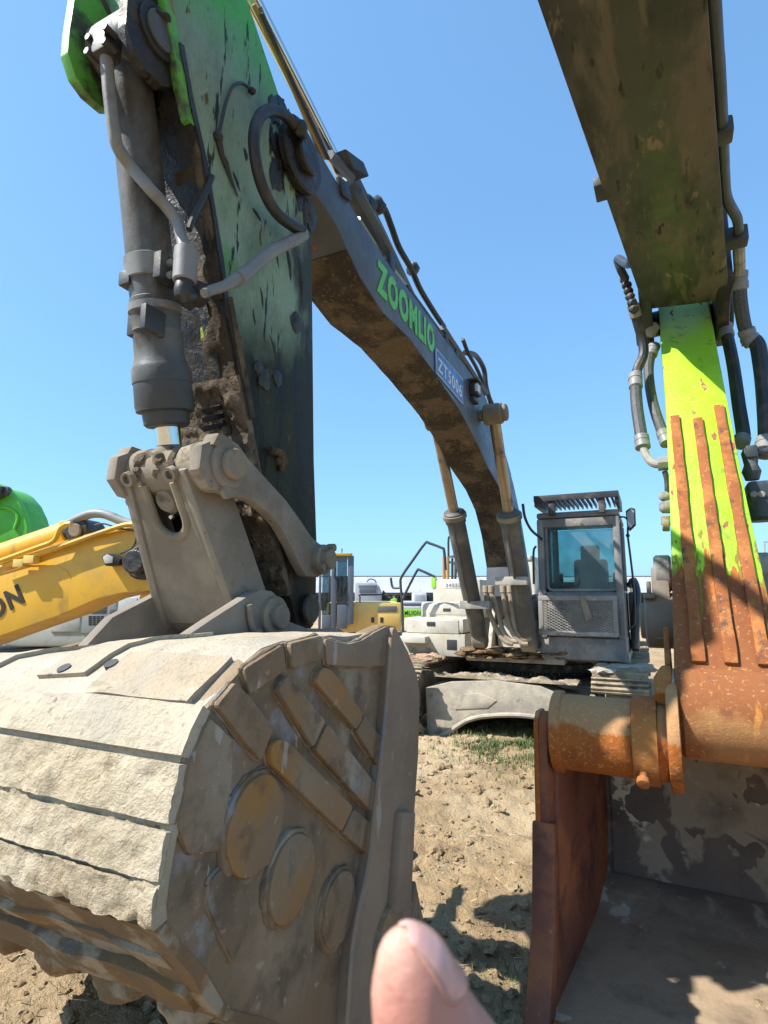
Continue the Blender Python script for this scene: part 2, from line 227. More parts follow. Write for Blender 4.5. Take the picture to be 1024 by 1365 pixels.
M['cab_glass'] = glass('cab_glass', (.55, .82, .84), .06, .22, (.25, .32, .33))
M['cab_side_glass'] = glass('cab_side_glass', (.72, .86, .88), .04, .12)
M['side_glass'] = glass('side_glass', (.30, .40, .45), .04, .15)

# ------------------------------------------------------------------ mesh building
def cat(pts, n=8):
    if len(pts) < 3: return [Vector(p) for p in pts]
    P = [Vector(p) for p in pts]; P = [P[0] * 2 - P[1]] + P + [P[-1] * 2 - P[-2]]; out = []
    for i in range(1, len(P) - 2):
        a, b, c, d = P[i - 1:i + 3]
        for k in range(n):
            t = k / n
            out.append(.5 * ((2 * b) + (c - a) * t + (2 * a - 5 * b + 4 * c - d) * t * t + (3 * b - a - 3 * c + d) * t ** 3))
    out.append(P[-2]); return out
class MB:
    def __init__(s): s.bm = bmesh.new()
    def _bev(s, faces, w, seg=2):
        if not w: return
        ed = {e for f in faces for e in f.edges}
        ed = [e for e in ed if len(e.link_faces) == 2 and e.calc_face_angle(0) > R(25)]
        bmesh.ops.bevel(s.bm, geom=ed, offset=w, segments=seg, affect='EDGES', profile=.6, clamp_overlap=True)
    def slab(s, pts, vec, bev=0):
        a = [s.bm.verts.new(p) for p in pts]; v = Vector(vec); b = [s.bm.verts.new(Vector(p) + v) for p in pts]
        n = len(pts); fs = [s.bm.faces.new(a[::-1]), s.bm.faces.new(b)]
        for i in range(n): fs.append(s.bm.faces.new((a[i], a[(i + 1) % n], b[(i + 1) % n], b[i])))
        bmesh.ops.recalc_face_normals(s.bm, faces=fs); s._bev(fs, bev); return s
    def px(s, yz, x0, x1, bev=0): return s.slab([(x0, y, z) for y, z in yz], (x1 - x0, 0, 0), bev)
    def py(s, xz, y0, y1, bev=0): return s.slab([(x, y0, z) for x, z in xz], (0, y1 - y0, 0), bev)
    def pz(s, xy, z0, z1, bev=0): return s.slab([(x, y, z0) for x, y in xy], (0, 0, z1 - z0), bev)
    def box(s, x0, x1, y0, y1, z0, z1, bev=0): return s.pz([(x0, y0), (x1, y0), (x1, y1), (x0, y1)], z0, z1, bev)
    def tube(s, path, r, n=10, sm=6):
        P = cat(path, sm) if sm else [Vector(p) for p in path]
        m = len(P); rs = r if isinstance(r, (list, tuple)) else None
        up = None; rings = []
        for i, p in enumerate(P):
            t = (P[min(i + 1, m - 1)] - P[max(i - 1, 0)])
            if t.length < 1e-9: t = Vector((0, 0, 1))
            t.normalize()
            if up is None: up = t.orthogonal().normalized()
            up = (up - t * up.dot(t)); up = up.normalized() if up.length > 1e-6 else t.orthogonal().normalized()
            q = t.cross(up)
            if rs:
                f = i / (m - 1) * (len(rs) - 1); k = min(int(f), len(rs) - 2); rr = rs[k] + (rs[k + 1] - rs[k]) * (f - k)
            else: rr = r
            rings.append([s.bm.verts.new(p + (up * math.cos(2 * math.pi * j / n) + q * math.sin(2 * math.pi * j / n)) * rr) for j in range(n)])
        for i in range(m - 1):
            for j in range(n): s.bm.faces.new((rings[i][j], rings[i][(j + 1) % n], rings[i + 1][(j + 1) % n], rings[i + 1][j]))
        s.bm.faces.new(rings[0][::-1]); s.bm.faces.new(rings[-1]); return s
    def lathe(s, p0, d, prof, n=28):
        """solid turned about the axis p0 + t*d; prof is a list of (t, radius)"""
        p0 = Vector(p0); d = Vector(d).normalized(); u = d.orthogonal().normalized(); q = d.cross(u); rings = []
        for t, r in prof:
            rings.append([s.bm.verts.new(p0 + d * t + (u * math.cos(2 * math.pi * j / n) + q * math.sin(2 * math.pi * j / n)) * max(r, 1e-4)) for j in range(n)])
        for i in range(len(rings) - 1):
            for j in range(n): s.bm.faces.new((rings[i][j], rings[i][(j + 1) % n], rings[i + 1][(j + 1) % n], rings[i + 1][j]))
        s.bm.faces.new(rings[0][::-1]); s.bm.faces.new(rings[-1]); return s
    def cyl(s, p0, p1, r, n=24, c=None):
        p0 = Vector(p0); p1 = Vector(p1); h = (p1 - p0).length; c = min(r * .12, h * .2) if c is None else c
        return s.lathe(p0, p1 - p0, [(0, r - c), (c, r), (h - c, r), (h, r - c)], n)
    def lump(s, c, r, seed=0, sub=2, amp=.35, sc=(1, 1, 1)):
        ret = bmesh.ops.create_icosphere(s.bm, subdivisions=sub, radius=1); c = Vector(c); o = Vector((seed * 3.7, seed * 1.3, seed * 7.1))
        for v in ret['verts']:
            k = 1 + amp * noise.noise(v.co * 1.6 + o) + amp * .5 * noise.noise(v.co * 4 + o)
            v.co = c + Vector((v.co.x * sc[0], v.co.y * sc[1], v.co.z * sc[2])) * r * k
        return s
    def build(s, name, m, parent=None, ang=35, label=None, kind=None, smooth=True):
        me = bpy.data.meshes.new(name); bmesh.ops.recalc_face_normals(s.bm, faces=s.bm.faces); s.bm.to_mesh(me); s.bm.free()
        me.materials.append(M[m] if isinstance(m, str) else m)
        if smooth:
            me.polygons.foreach_set('use_smooth', [True] * len(me.polygons)); me.set_sharp_from_angle(angle=R(ang))
        o = bpy.data.objects.new(name, me); COL.objects.link(o)
        if parent: o.parent = parent
        if label: o['label'] = label
        if kind: o['kind'] = kind
        return o
def grid_mesh(name, rows, m, parent=None, ang=50, kind=None, close=False):
    """mesh from rows of points"""
    nr, nc = len(rows), len(rows[0]); v = [tuple(p) for r in rows for p in r]; f = []
    for i in range(nr - 1 + (1 if close else 0)):
        for j in range(nc - 1):
            a = (i % nr) * nc + j; b = ((i + 1) % nr) * nc + j; f.append((a, a + 1, b + 1, b))
    me = bpy.data.meshes.new(name); me.from_pydata(v, [], f)
    if close:
        bm = bmesh.new(); bm.from_mesh(me); bm.verts.ensure_lookup_table()
        try:
            bm.faces.new([bm.verts[i * nc] for i in range(nr)]); bm.faces.new([bm.verts[i * nc + nc - 1] for i in range(nr)][::-1])
        except ValueError: pass
        bmesh.ops.recalc_face_normals(bm, faces=bm.faces); bm.to_mesh(me); bm.free()
    me.materials.append(M[m]); me.polygons.foreach_set('use_smooth', [True] * len(me.polygons)); me.set_sharp_from_angle(angle=R(ang))
    o = bpy.data.objects.new(name, me); COL.objects.link(o)
    if parent: o.parent = parent
    if kind: o['kind'] = kind
    return o
def copy_part(o, loc, parent, rot=None, scale=None):
    c = o.copy(); COL.objects.link(c); c.parent = parent; c.location = loc
    if rot: c.rotation_euler = rot
    if scale: c.scale = scale
    return c
def thing(name, label, catg, fr, group=None, rz=None):
    o = bpy.data.objects.new(name, None); COL.objects.link(o); o.empty_display_size = .3
    o.location = fr.o; o.rotation_euler = (0, 0, -R(fr.deg)); o['label'] = label; o['category'] = catg
    if catg == 'excavator': group = group or 'excavators parked in the dirt yard'
    if group: o['group'] = group
    return o
def text(name, body, m, parent, org, right, up, width, height, depth=.003, bold=.02):
    """raised lettering fitted to width x height on the plane spanned by right and up"""
    c = bpy.data.curves.new(name, 'FONT'); c.body = body; c.size = 1; c.offset = bold; c.extrude = .001; c.resolution_u = 3; c.space_character = 1.16
    t = bpy.data.objects.new('tmp', c); COL.objects.link(t)
    dg = bpy.context.evaluated_depsgraph_get(); me = bpy.data.meshes.new_from_object(t.evaluated_get(dg))
    bpy.data.objects.remove(t); bpy.data.curves.remove(c)
    xs = [v.co.x for v in me.vertices]; ys = [v.co.y for v in me.vertices]
    x0, x1, y0, y1 = min(xs), max(xs), min(ys), max(ys); nrm = right.cross(up).normalized()
    for v in me.vertices:
        v.co = org + right * ((v.co.x - x0) / (x1 - x0) * width) + up * ((v.co.y - y0) / (y1 - y0) * height) + nrm * (depth if v.co.z > 0 else 0)
    me.name = name; me.materials.clear(); me.materials.append(M[m])
    o = bpy.data.objects.new(name, me); COL.objects.link(o); o.parent = parent; return o
def fbm(p, o=4): return noise.fractal(p, 1.0, 2.0, o)
# ------------------------------------------------------------------ ground
def axis_pts(lo, hi, step, far):
    n = int(round((hi - lo) / step)); a = [lo + i * step for i in range(n + 1)]
    out = []; d = step; v = hi
    while v < far: d *= 1.22; v += d; out.append(v)
    pre = []; d = step; v = lo
    while v > -far: d *= 1.22; v -= d; pre.append(v)
    return pre[::-1] + a + out
def ground_z(x, y):
    p = Vector((x, y, 0)); k = 1.0 if -4 < x < 5 and y < 9 else .35
    far = max(0, 1 - max(abs(x), abs(y)) / 60)
    z = .05 * noise.noise(p * .9 + Vector((3, 1, 0))) + .035 * noise.noise(p * 2.7)
    if k == 1.0:
        t = noise.noise(p * 1.1 + Vector((9, 4, 0)))
        z += (.035 + .05 * max(0, t)) * noise.noise(p * 6.3) + .05 * max(0, noise.noise(p * 11 + Vector((2, 7, 0)))) ** 1.3 + .025 * abs(noise.noise(p * 17)) + .016 * noise.noise(p * 34)
    if .0 < x < 1.5 and 2.9 < y < 6.2:     # old track prints, half worn away
        u = (y + x * .35) / .19; m_ = max(0, noise.noise(p * 1.6 + Vector((1, 8, 0))) + .15) * 2; z += .035 * min(1, m_) * (abs((u % 1) - .5) * 2 - .5)
    return z * far - .02
gx = axis_pts(-3.2, 3.6, .032, 700); gy = axis_pts(1.4, 8.6, .032, 700)
M['dirt'] = mat('dirt', (.40, .285, .165), .95, layers=[
    dict(c=(.49, .375, .235), s=.9, lo=.45, hi=.62), dict(c=(.25, .165, .10), s=2.3, lo=.55, hi=.68, m=.8),
    dict(c=(.47, .385, .27), s=7, lo=.58, hi=.7, m=.6), dict(c=(.10, .12, .05), s=1.3, lo=.66, hi=.74, m=.5)],
    bump=[(16, .045), (50, .028), (140, .012)], spec=.1)
rows = [[(x, y, ground_z(x, y)) for x in gx] for y in gy]
g = grid_mesh('ground', rows, 'dirt', ang=180); g['kind'] = 'structure'
# loose clods and stones lying on the dirt
mb = MB(); rnd = random.Random(3)
shapes = []
for k in range(24):
    base = bmesh.new(); bmesh.ops.create_icosphere(base, subdivisions=2 if k > 11 else 1, radius=1); o = Vector((k * 7.3, k * 3.1, 0))
    vs_ = [v.co * (.8 + .55 * noise.noise(v.co * 1.3 + o) + .3 * noise.noise(v.co * 3.1 + o)) for v in base.verts]
    base.verts.index_update(); bf = [[v.index for v in f.verts] for f in base.faces]; base.free(); shapes.append((vs_, bf))
V, Fc = [], []
for i in range(9500):
    y = 1.5 + 6.5 * rnd.random() ** 1.5; x = rnd.uniform(-2.6, 2.8) * (.5 + y / 8)
    if noise.noise(Vector((x * 1.4, y * 1.4, 5))) < rnd.uniform(-.45, .25): continue
    r = min(.085, .006 + .012 * rnd.expovariate(1.0)); n0 = len(V); z = ground_z(x, y) + r * .1
    rot = Matrix.Translation((x, y, z)) @ Matrix.Rotation(rnd.uniform(0, 6.3), 4, 'Z') @ Matrix.Diagonal((r * 1.25, r, r * .8, 1)) @ Matrix.Rotation(rnd.uniform(0, 3), 4, 'X') @ Matrix.Rotation(rnd.uniform(0, 3), 4, 'Y')
    sh_, bf = shapes[rnd.randrange(12, 24) if r > .022 else rnd.randrange(12)]; V += [tuple(rot @ c) for c in sh_]; Fc += [[n0 + k for k in f] for f in bf]
me = bpy.data.meshes.new('dirt_clods'); me.from_pydata(V, [], Fc); me.materials.append(M['dirt'])
o = bpy.data.objects.new('dirt_clods', me); COL.objects.link(o); o['kind'] = 'stuff'; o['label'] = 'loose dirt clods scattered over the bare ground'; o['category'] = 'dirt clods'
# thin grass: under the grey excavator and in the shade by the bucket
M['grass'] = mat('grass', (.07, .125, .03), .7, layers=[dict(c=(.17, .16, .07), s=3, lo=.5, hi=.6)], var=.3)
V, Fc = [], []
def blade(x, y, h, lean, wd):
    a = rnd.uniform(0, 6.3); dx, dy = math.cos(a), math.sin(a); z = ground_z(x, y) - .01; n0 = len(V)
    for t, k in ((0, 1), (.55, .8)):
        ox, oy = dx * lean * t * t, dy * lean * t * t
        V.append((x + ox - dy * wd * k, y + oy + dx * wd * k, z + h * t)); V.append((x + ox + dy * wd * k, y + oy - dx * wd * k, z + h * t))
    V.append((x + dx * lean, y + dy * lean, z + h)); Fc.append((n0, n0 + 1, n0 + 3, n0 + 2)); Fc.append((n0 + 2, n0 + 3, n0 + 4))
def tuft(n, fn, h0, h1, wd):
    k = 0
    while k < n:
        x, y = fn()
        if noise.noise(Vector((x * 3, y * 3, 2))) > -.05 + rnd.uniform(-.3, .3): blade(x, y, rnd.uniform(h0, h1), rnd.uniform(.01, .07), wd)
        k += 1
tuft(5200, lambda: (rnd.gauss(1.42, .33), rnd.gauss(6.75, .38)), .03, .09, .004)
tuft(900, lambda: (rnd.gauss(.75, .16), rnd.gauss(2.65, .18)), .02, .07, .0018)
tuft(260, lambda: (rnd.gauss(.62, .1), rnd.gauss(2.35, .06)), .04, .10, .0016)
tuft(500, lambda: (rnd.uniform(.2, 1.1), rnd.uniform(2.3, 4.5)), .015, .05, .0016)
tuft(350, lambda: (rnd.uniform(-2.2, -1.0), rnd.uniform(2.5, 3.4)), .02, .06, .002)
me = bpy.data.meshes.new('grass'); me.from_pydata(V, [], Fc); me.materials.append(M['grass'])
o = bpy.data.objects.new('grass', me); COL.objects.link(o); o['kind'] = 'stuff'; o['label'] = 'thin green grass growing in patches on the dirt'; o['category'] = 'grass'
# dry straw stalks
V, Fc = [], []
for i in range(620):
    x, y = rnd.choice(((rnd.uniform(-2, -.7), rnd.uniform(2.2, 3.2)), (rnd.uniform(.3, 1.2), rnd.uniform(2.2, 4.6))))
    z = ground_z(x, y) + .012; a = rnd.uniform(0, 6.3); l = rnd.uniform(.02, .10); c, s_ = math.cos(a) * l, math.sin(a) * l; n0 = len(V)
    V += [(x, y, z), (x - s_ * .025, y + c * .025, z + .003), (x + c, y + s_, z + rnd.uniform(0, .03))]; Fc.append((n0, n0 + 1, n0 + 2))
M['straw'] = mat('straw', (.50, .42, .26), .8)
me = bpy.data.meshes.new('dry_straw'); me.from_pydata(V, [], Fc); me.materials.append(M['straw'])
o = bpy.data.objects.new('dry_straw', me); COL.objects.link(o); o['kind'] = 'stuff'; o['label'] = 'dry straw stalks lying on the dirt'; o['category'] = 'straw'
# ------------------------------------------------------------------ the grey excavator with the muddy bucket
b25 = (math.sin(R(25)), math.cos(R(25)))
f = Frame(-1.2374 + 8.5 * b25[0], 1.5392 + 8.5 * b25[1], 25)
ex = thing('excavator', 'large grey and green crawler excavator with a mud caked bucket in front', 'excavator', f)
FW = Vector((0, math.cos(PITCH), math.sin(PITCH)))
def rad(fr, p, half): return half * (fr.world(p) - Vector((0, 0, H))).dot(FW) / F
def ofs(poly, d):
    """left-hand normals offset of an open polyline of (y, z)"""
    out = []
    for i in range(len(poly)):
        a = Vector(poly[max(i - 1, 0)]); b = Vector(poly[min(i + 1, len(poly) - 1)]); t = (b - a).normalized(); out.append((poly[i][0] - t.y * d, poly[i][1] + t.x * d))
    return out
def resample(poly, step):
    P = [Vector(p) for p in poly]; out = [P[0]]
    for a, b in zip(P, P[1:]):
        n = max(1, int((b - a).length / step))
        for k in range(1, n + 1): out.append(a.lerp(b, k / n))
    return out
def bw(x, z):
    """the bucket's top sags away from the viewer's side"""
    return z - .125 * max(0, min(1, (.5 - x) / 1.1)) * max(0, min(1, (z - 1.40) / .18))
def strip(name, m, parent, poly, x0, x1, th, amp, freq, step=.022, side=1, seed=0, clod=0, fray=0, kind=None, fine=0):
    """a slab laid on a profile (y, z) and run across X, its face rough with caked dirt"""
    P = resample(poly, step); n = len(P); N = []
    for i in range(n):
        t = (P[min(i + 1, n - 1)] - P[max(i - 1, 0)]).normalized(); N.append(Vector((-t.y, t.x)) * side)
    nx = max(2, int((x1 - x0) / step)); rows = []
    for i in range(nx + 1):
        x = x0 + (x1 - x0) * i / nx; row = []
        end = i in (0, nx)
        for j in range(n):
            q = Vector((x, P[j].x, P[j].y)) + Vector((seed * 5.1, seed * 2.3, 0))
            h = th + amp * noise.fractal(q * freq, 1, 2.1, 4)
            if fine: w_ = noise.noise(q * 38); h += fine * (noise.noise(q * 19) + .6 * w_ - 1.6 * max(0, noise.noise(q * 27 + Vector((9, 3, 1))) - .22) + .5 * noise.noise(q * 80))
            if clod: h += clod * max(0, noise.noise(q * freq * .6) * 1.6) * (.55 + .9 * abs(noise.noise(q * freq * 2.2))) + clod * .35 * abs(noise.noise(q * freq * 5))
            if fray: h *= min(1, .35 + 2.2 * max(0, .5 + noise.noise(q * 2.3)))
            row.append((x, P[j].x + N[j].x * h, P[j].y + N[j].y * h))
        def low(j): return (x, P[j].x - N[j].x * .012, P[j].y - N[j].y * .012)
        row = [low(0)] + row + [low(n - 1)]
        if end: rows.append([(x, P[0].x - N[0].x * .012, P[0].y - N[0].y * .012)] + [low(j) for j in range(n)] + [low(n - 1)]) if i == 0 else None
        rows.append(row)
        if i == nx: rows.append([low(0)] + [low(j) for j in range(n)] + [low(n - 1)])
    if name in ('ear_pad', 'top_pad', 'wear_band'): rows = [[(a_, b_, bw(a_, c_)) for a_, b_, c_ in r_] for r_ in rows]
    return grid_mesh(name, rows, m, parent, ang=42, kind=kind)
BX = .85
def bq(p): return f.yz(p, BX)
def T(t): return t - 8.5
# --- bucket
prof_px = [(380, 856), (352, 866), (332, 882), (304, 912), (275, 945), (260, 977), (248, 1010), (238, 1055), (230, 1097), (221, 1140), (215, 1175), (212, 1205), (216, 1236), (235, 1264), (263, 1294), (298, 1353)]
prof = bq(prof_px)
low = [(T(.42), .69), (T(.66), .48), (T(.9), .25), (T(1.15), .10), (T(1.53), .03)]
top_in = bq([(470, 850), (440, 851)])
top_l = [(T(1.0), 1.60), (T(.72), 1.615)]
outer = top_l + prof + low
bucket = MB()
inn = ofs(outer, .05)
loop = [Vector(p) for p in resample(outer, .03)] + [Vector(p) for p in inn[::-1]]
rows = []
for p in loop:
    r = []
    for i in range(71):
        x = -.838 + 1.676 * i / 70; q = Vector((x, p.x, p.y)); d = .006 * noise.fractal(q * 5, 1, 2, 4)
        r.append((x, p.x + d, bw(x, p.y + d)))
    rows.append(r)
bucket.bm.free()
bk = grid_mesh('bucket', rows, 'shell_top', ex, ang=40, close=True)
bk['label'] = 'mud caked bucket with bars and discs welded on its side'
side_out = bq([(426, 850), (458, 857), (475, 853), (493, 842), (512, 833), (527, 835), (544, 868), (556, 898), (560, 925), (558, 1008), (553, 1080), (549, 1206)]) + [(T(1.41), .60), (T(1.50), .40), (T(1.53), .30), (T(1.53), .03)]  # lower lip lengthened in shape to block sun from the ground beside it
side_poly = prof + low + side_out[::-1]
for s in (1, -1):
    mb = MB(); mb.px(side_poly if s > 0 else [(a_, bw(-.85, b_)) for a_, b_ in side_poly], s * .80, s * BX, .006); mb.build('side_plate', 'side_plate', bk)
def on_side(pts, th, name, m, bev=.008, x0=BX - .005, seg=0):
    P_ = [Vector(p) for p in (f.yz(pts, BX + th * .8) if name == 'side_cutter' else bq(pts))]; soft = []
    for i, p in enumerate(P_):       # worn corners
        a, b = P_[i - 1], P_[(i + 1) % len(P_)]; ka = min(.011, (a - p).length * .3); kb = min(.011, (b - p).length * .3)
        u, v = p + (a - p).normalized() * ka, p + (b - p).normalized() * kb; soft += [u, (u + v) / 4 + p / 2, v]
    th *= .8
    mb = MB(); mb.px(soft, x0, BX + th, min(bev, th * .45)); o = mb.build(name, m, bk)
    if name in ('wear_bar', 'edge_block'):
        ring = [Vector((BX + .001, p.x, p.y)) for p in resample(soft + [soft[0]], .012)]; rs = [.003 + .006 * max(0, .35 + noise.noise(q * 30)) for q in ring]
        mb = MB(); mb.tube(ring, rs, 6, 0); mb.build('weld_bead', 'side_plate', bk)
    return o
# welded edge blocks, bars, discs
on_side([(318, 891), (371, 858), (376, 893), (326, 926)], .022, 'edge_block', 'side_plate')
on_side([(379, 857), (423, 846), (426, 877), (382, 891)], .026, 'edge_block', 'side_plate')
on_side([(428, 851), (460, 858), (478, 853), (494, 843), (512, 834), (523, 838), (514, 887), (470, 889), (430, 886)], .02, 'edge_block', 'side_edge')
on_side([(280, 940), (306, 908), (326, 928), (357, 969), (341, 1014), (330, 1003)], .026, 'edge_block', 'wear_bar')
on_side([(250, 1012), (276, 956), (307, 986), (305, 1037), (292, 1130), (247, 1139), (232, 1100)], .014, 'edge_block', 'side_plate')
on_side([(276, 1172), (302, 1145), (317, 1172), (331, 1221), (307, 1282), (290, 1246), (272, 1206)], .014, 'edge_block', 'side_plate')
on_side([(412, 909), (418, 893), (424, 889), (433, 892), (444, 905), (476, 950), (474, 960), (466, 972)], .032, 'wear_bar', 'wear_bar', .01)
on_side([(467, 974), (475, 961), (478, 953), (507, 990), (497, 1021)], .03, 'wear_bar', 'side_plate', .01)
on_side([(360, 919), (374, 898), (425, 960), (408, 996)], .034, 'wear_bar', 'side_plate', .01)
on_side([(410, 998), (428, 963), (498, 1050), (500, 1066), (492, 1081), (484, 1078)], .034, 'wear_bar', 'side_plate', .01)
on_side([(350, 1003), (352, 990), (363, 983), (374, 987), (462, 1074), (446, 1107), (352, 1018)], .034, 'wear_bar', 'wear_bar', .01)
on_side([(463, 1076), (490, 1098), (484, 1139), (448, 1109)], .032, 'wear_bar', 'side_plate', .01)
for k, (cx, cy, r) in enumerate([(335, 1098, .112), (383, 1168, .106), (446, 1209, .100), (503, 1252, .112)]):
    c = f.X(cx, cy, BX); mb = MB(); n = 40; pts = []
    for i in range(n):
        a = 2 * math.pi * i / n; rr = r * (1 + .05 * noise.noise(Vector((math.cos(a) * 1.4, math.sin(a) * 1.4, k * 9)))); pts.append((c.y + math.cos(a) * rr, c.z + math.sin(a) * rr))
    mb.px(pts, BX - .005, BX + (.022 if k < 3 else .058), .010); mb.build('wear_disc', 'wear_bar', bk)
    mb = MB(); pts = []
    for i in range(n):       # smeared weld round the disc
        a = 2 * math.pi * i / n; rr = r * 1.11 * (1 + .16 * noise.noise(Vector((math.cos(a) * 2.4, math.sin(a) * 2.4, k * 5 + 3)))); pts.append((c.y + math.cos(a) * rr, c.z + math.sin(a) * rr))
    mb.px(pts, BX - .005, BX + .007, .006); mb.build('weld_bead', 'side_plate', bk)
    ring = []
    for i in range(90):
        a = 2 * math.pi * i / 89; rr = r * (1.03 + .04 * noise.noise(Vector((math.cos(a) * 2, math.sin(a) * 2, k * 4)))); ring.append(Vector((BX + .004, c.y + math.cos(a) * rr, c.z + math.sin(a) * rr)))
    mb = MB(); mb.tube(ring, [.007 + .009 * max(0, .3 + noise.noise(q * 26)) for q in ring], 6, 0); mb.build('weld_bead', 'side_plate', bk)
# side cutter: the thick strip along the mouth, with its guard bar
on_side([(524, 838), (519, 900), (512, 985), (503, 1060), (493, 1148), (471, 1255), (462, 1365), (455, 1460), (540, 1460), (549, 1206), (553, 1080), (558, 1008), (560, 925), (556, 898), (544, 868), (528, 836)], .045, 'side_cutter', 'side_edge', .012)
mb = MB(); mb.px(f.yz([(538, 1083), (555, 1082), (549, 1214), (527, 1219)], BX + .07), BX + .03, BX + .07, .012); mb.build('guard_bar', 'side_edge', bk)
mb = MB(); mb.tube([f.X(x, y, BX + .046) for x, y in ((521, 850), (515, 930), (510, 985), (501, 1060), (491, 1148), (471, 1250), (462, 1365))], .008, 8); mb.build('weld_bead', 'side_edge', bk)
# bands across the curved back
def pick(i0, i1): return prof[i0:i1 + 1]
strip('wear_band', 'shell_top', bk, pick(4, 6), -BX, BX + .004, .02, .006, 7, side=-1, seed=1, step=.016)
strip('wear_band', 'dry_mud', bk, bq([(246, 1019), (238, 1055), (231, 1096)]), -BX, BX + .006, .02, .006, 7, side=-1, seed=2, step=.008, fine=.007)
strip('wear_band', 'dry_mud', bk, bq([(229, 1108), (222, 1140), (217, 1172)]), -BX, BX + .006, .02, .008, 7, side=-1, seed=3, clod=.004, step=.008, fine=.007)
strip('wear_band', 'dry_mud', bk, bq([(216, 1180), (212, 1206), (214, 1230)]), -.35, BX + .006, .02, .012, 8, side=-1, seed=4, clod=.010, step=.008, fine=.009)
strip('mud_crust', 'dry_mud', bk, bq([(233, 1088), (226, 1118), (216, 1172), (212, 1206)]), -.15, BX + .008, .0, .014, 8, side=-1, seed=6, clod=.012, step=.008, fine=.010, fray=1, kind='stuff')
strip('wear_band', 'shell_top', bk, bq([(215, 1180), (212, 1206), (215, 1232)]), -BX, -.39, .024, .006, 9, side=-1, seed=5)
under = prof[12:] + low[:3]
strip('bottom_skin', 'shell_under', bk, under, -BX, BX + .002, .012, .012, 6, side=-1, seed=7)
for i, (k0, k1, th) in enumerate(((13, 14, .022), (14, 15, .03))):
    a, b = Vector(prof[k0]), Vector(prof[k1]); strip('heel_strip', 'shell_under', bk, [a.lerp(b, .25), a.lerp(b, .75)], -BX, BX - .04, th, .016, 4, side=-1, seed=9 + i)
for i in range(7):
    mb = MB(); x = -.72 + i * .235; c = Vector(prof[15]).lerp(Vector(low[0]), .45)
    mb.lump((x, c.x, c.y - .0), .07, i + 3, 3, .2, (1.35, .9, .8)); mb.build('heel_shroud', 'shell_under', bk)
for i in range(5):
    mb = MB(); x = -.7 + i * .35
    mb.px([(T(1.36), .10), (T(1.50), .10), (T(1.78), .02), (T(1.78), .0), (T(1.38), -.01)], x - .07, x + .07, .012); mb.build('bucket_tooth', 'shell_under', bk)
# ears with pin bosses, ear pads, drain holes
lp = f.X(300, 620, .28); bp = f.X(362, 822, .28)
ear = f.yz([(196, 880), (224, 864), (280, 826), (335, 791), (347, 786), (362, 788), (376, 803), (384, 828), (410, 838), (452, 838), (470, 850), (420, 880), (300, 905)], .28)
for s in (1, -1):
    mb = MB(); mb.px(ear if s > 0 else [(a_, b_ - (.1 if b_ < 1.6 else 0)) for a_, b_ in ear], s * .235, s * .285, .006); e = mb.build('bucket_ear', 'link_mud', bk)
    mb = MB(); mb.cyl((s * .27, bp.y, bp.z), (s * .315, bp.y, bp.z), .088, 32); mb.build('ear_boss', 'hub_mud', bk)
    mb = MB(); mb.cyl((s * .30, bp.y, bp.z), (s * .345, bp.y, bp.z), .053, 28); mb.build('pin', 'hub_mud', bk)
    strip('ear_pad', 'shell_top', bk, [outer[1], outer[2], outer[3], outer[4], outer[5]], s * .26 - .1, s * .26 + .1, .016, .004, 6, side=-1, seed=12 + s)
mb = MB(); mb.tube([f.X(x, y, .30) for x, y in ((332, 806), (334, 826), (339, 842), (347, 842))], .013, 8); mb.build('lock_rod', 'link_mud', bk)
strip('top_pad', 'shell_top', bk, [outer[3], outer[4], outer[5], outer[6]], -.80, -.52, .014, .004, 6, side=-1, seed=15)
strip('top_pad', 'shell_top', bk, [outer[4], outer[5], outer[6]], .44, .80, .014, .006, 6, side=-1, seed=16)
for (x, y) in ((88, 906), (151, 900), (168, 870)):
    pq = None
    for k in range(170):          # where the sight line meets the shell
        X = -.84 + k * .01; q = f.X(x, y, X)
        for a, b in zip(outer, outer[1:]):
            if min(a[0], b[0]) <= q.y <= max(a[0], b[0]):
                z = bw(X, a[1] + (b[1] - a[1]) * (q.y - a[0]) / (b[0] - a[0] + 1e-9))
                if abs(z - q.z) < .02 and pq is None and z > 1.2: pq = (X, q.y, z, Vector((b[0] - a[0], b[1] - a[1])).normalized())
    if pq:
        X, y_, z_, t = pq; nrm = Vector((0, -t.y * -1, t.x * -1)); nrm = Vector((0, t.y, -t.x)); nrm = nrm if nrm.z > 0 else -nrm
        c = Vector((X, y_, z_)) + nrm * .016; mb = MB(); mb.lathe(c - nrm * .01, nrm, [(0, .019), (.014, .019)], 18); mb.build('drain_hole', 'vent', bk)
# --- stick
SX = .20
stick_l = [(212, -150), (229, 0), (240, 60), (252, 129), (272, 219), (293, 344), (300, 400), (331, 560), (350, 660), (374, 745), (388, 800), (396, 838)]
stick_r = [(408, 846), (418, 834), (421, 825), (423, 732), (419, 614), (417, 420), (415, 281), (403, 215), (391, 172), (373, 129), (330, 0), (280, -150)]
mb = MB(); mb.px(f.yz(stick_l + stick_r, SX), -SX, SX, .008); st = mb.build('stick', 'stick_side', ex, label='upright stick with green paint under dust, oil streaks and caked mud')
edge = f.yz(stick_l[1:], SX)
strip('front_plate', 'grease', st, f.yz(stick_l[2:8], SX), -SX - .02, SX + .012, .012, .006, 9, side=-1, seed=21, clod=.008)
strip('mud_crust', 'cake', st, f.yz([(318, 500), (331, 560), (350, 660), (374, 745), (385, 792)], SX), -SX + .01, SX + .01, .022, .016, 9, side=-1, seed=22, clod=.05, step=.014, kind='stuff')
strip('mud_crust', 'stick_front', st, f.yz([(272, 219), (293, 344), (300, 400), (318, 500)], SX), .05, SX - .005, .012, .012, 9, side=-1, seed=23, clod=.03, step=.016, fray=1, kind='stuff')
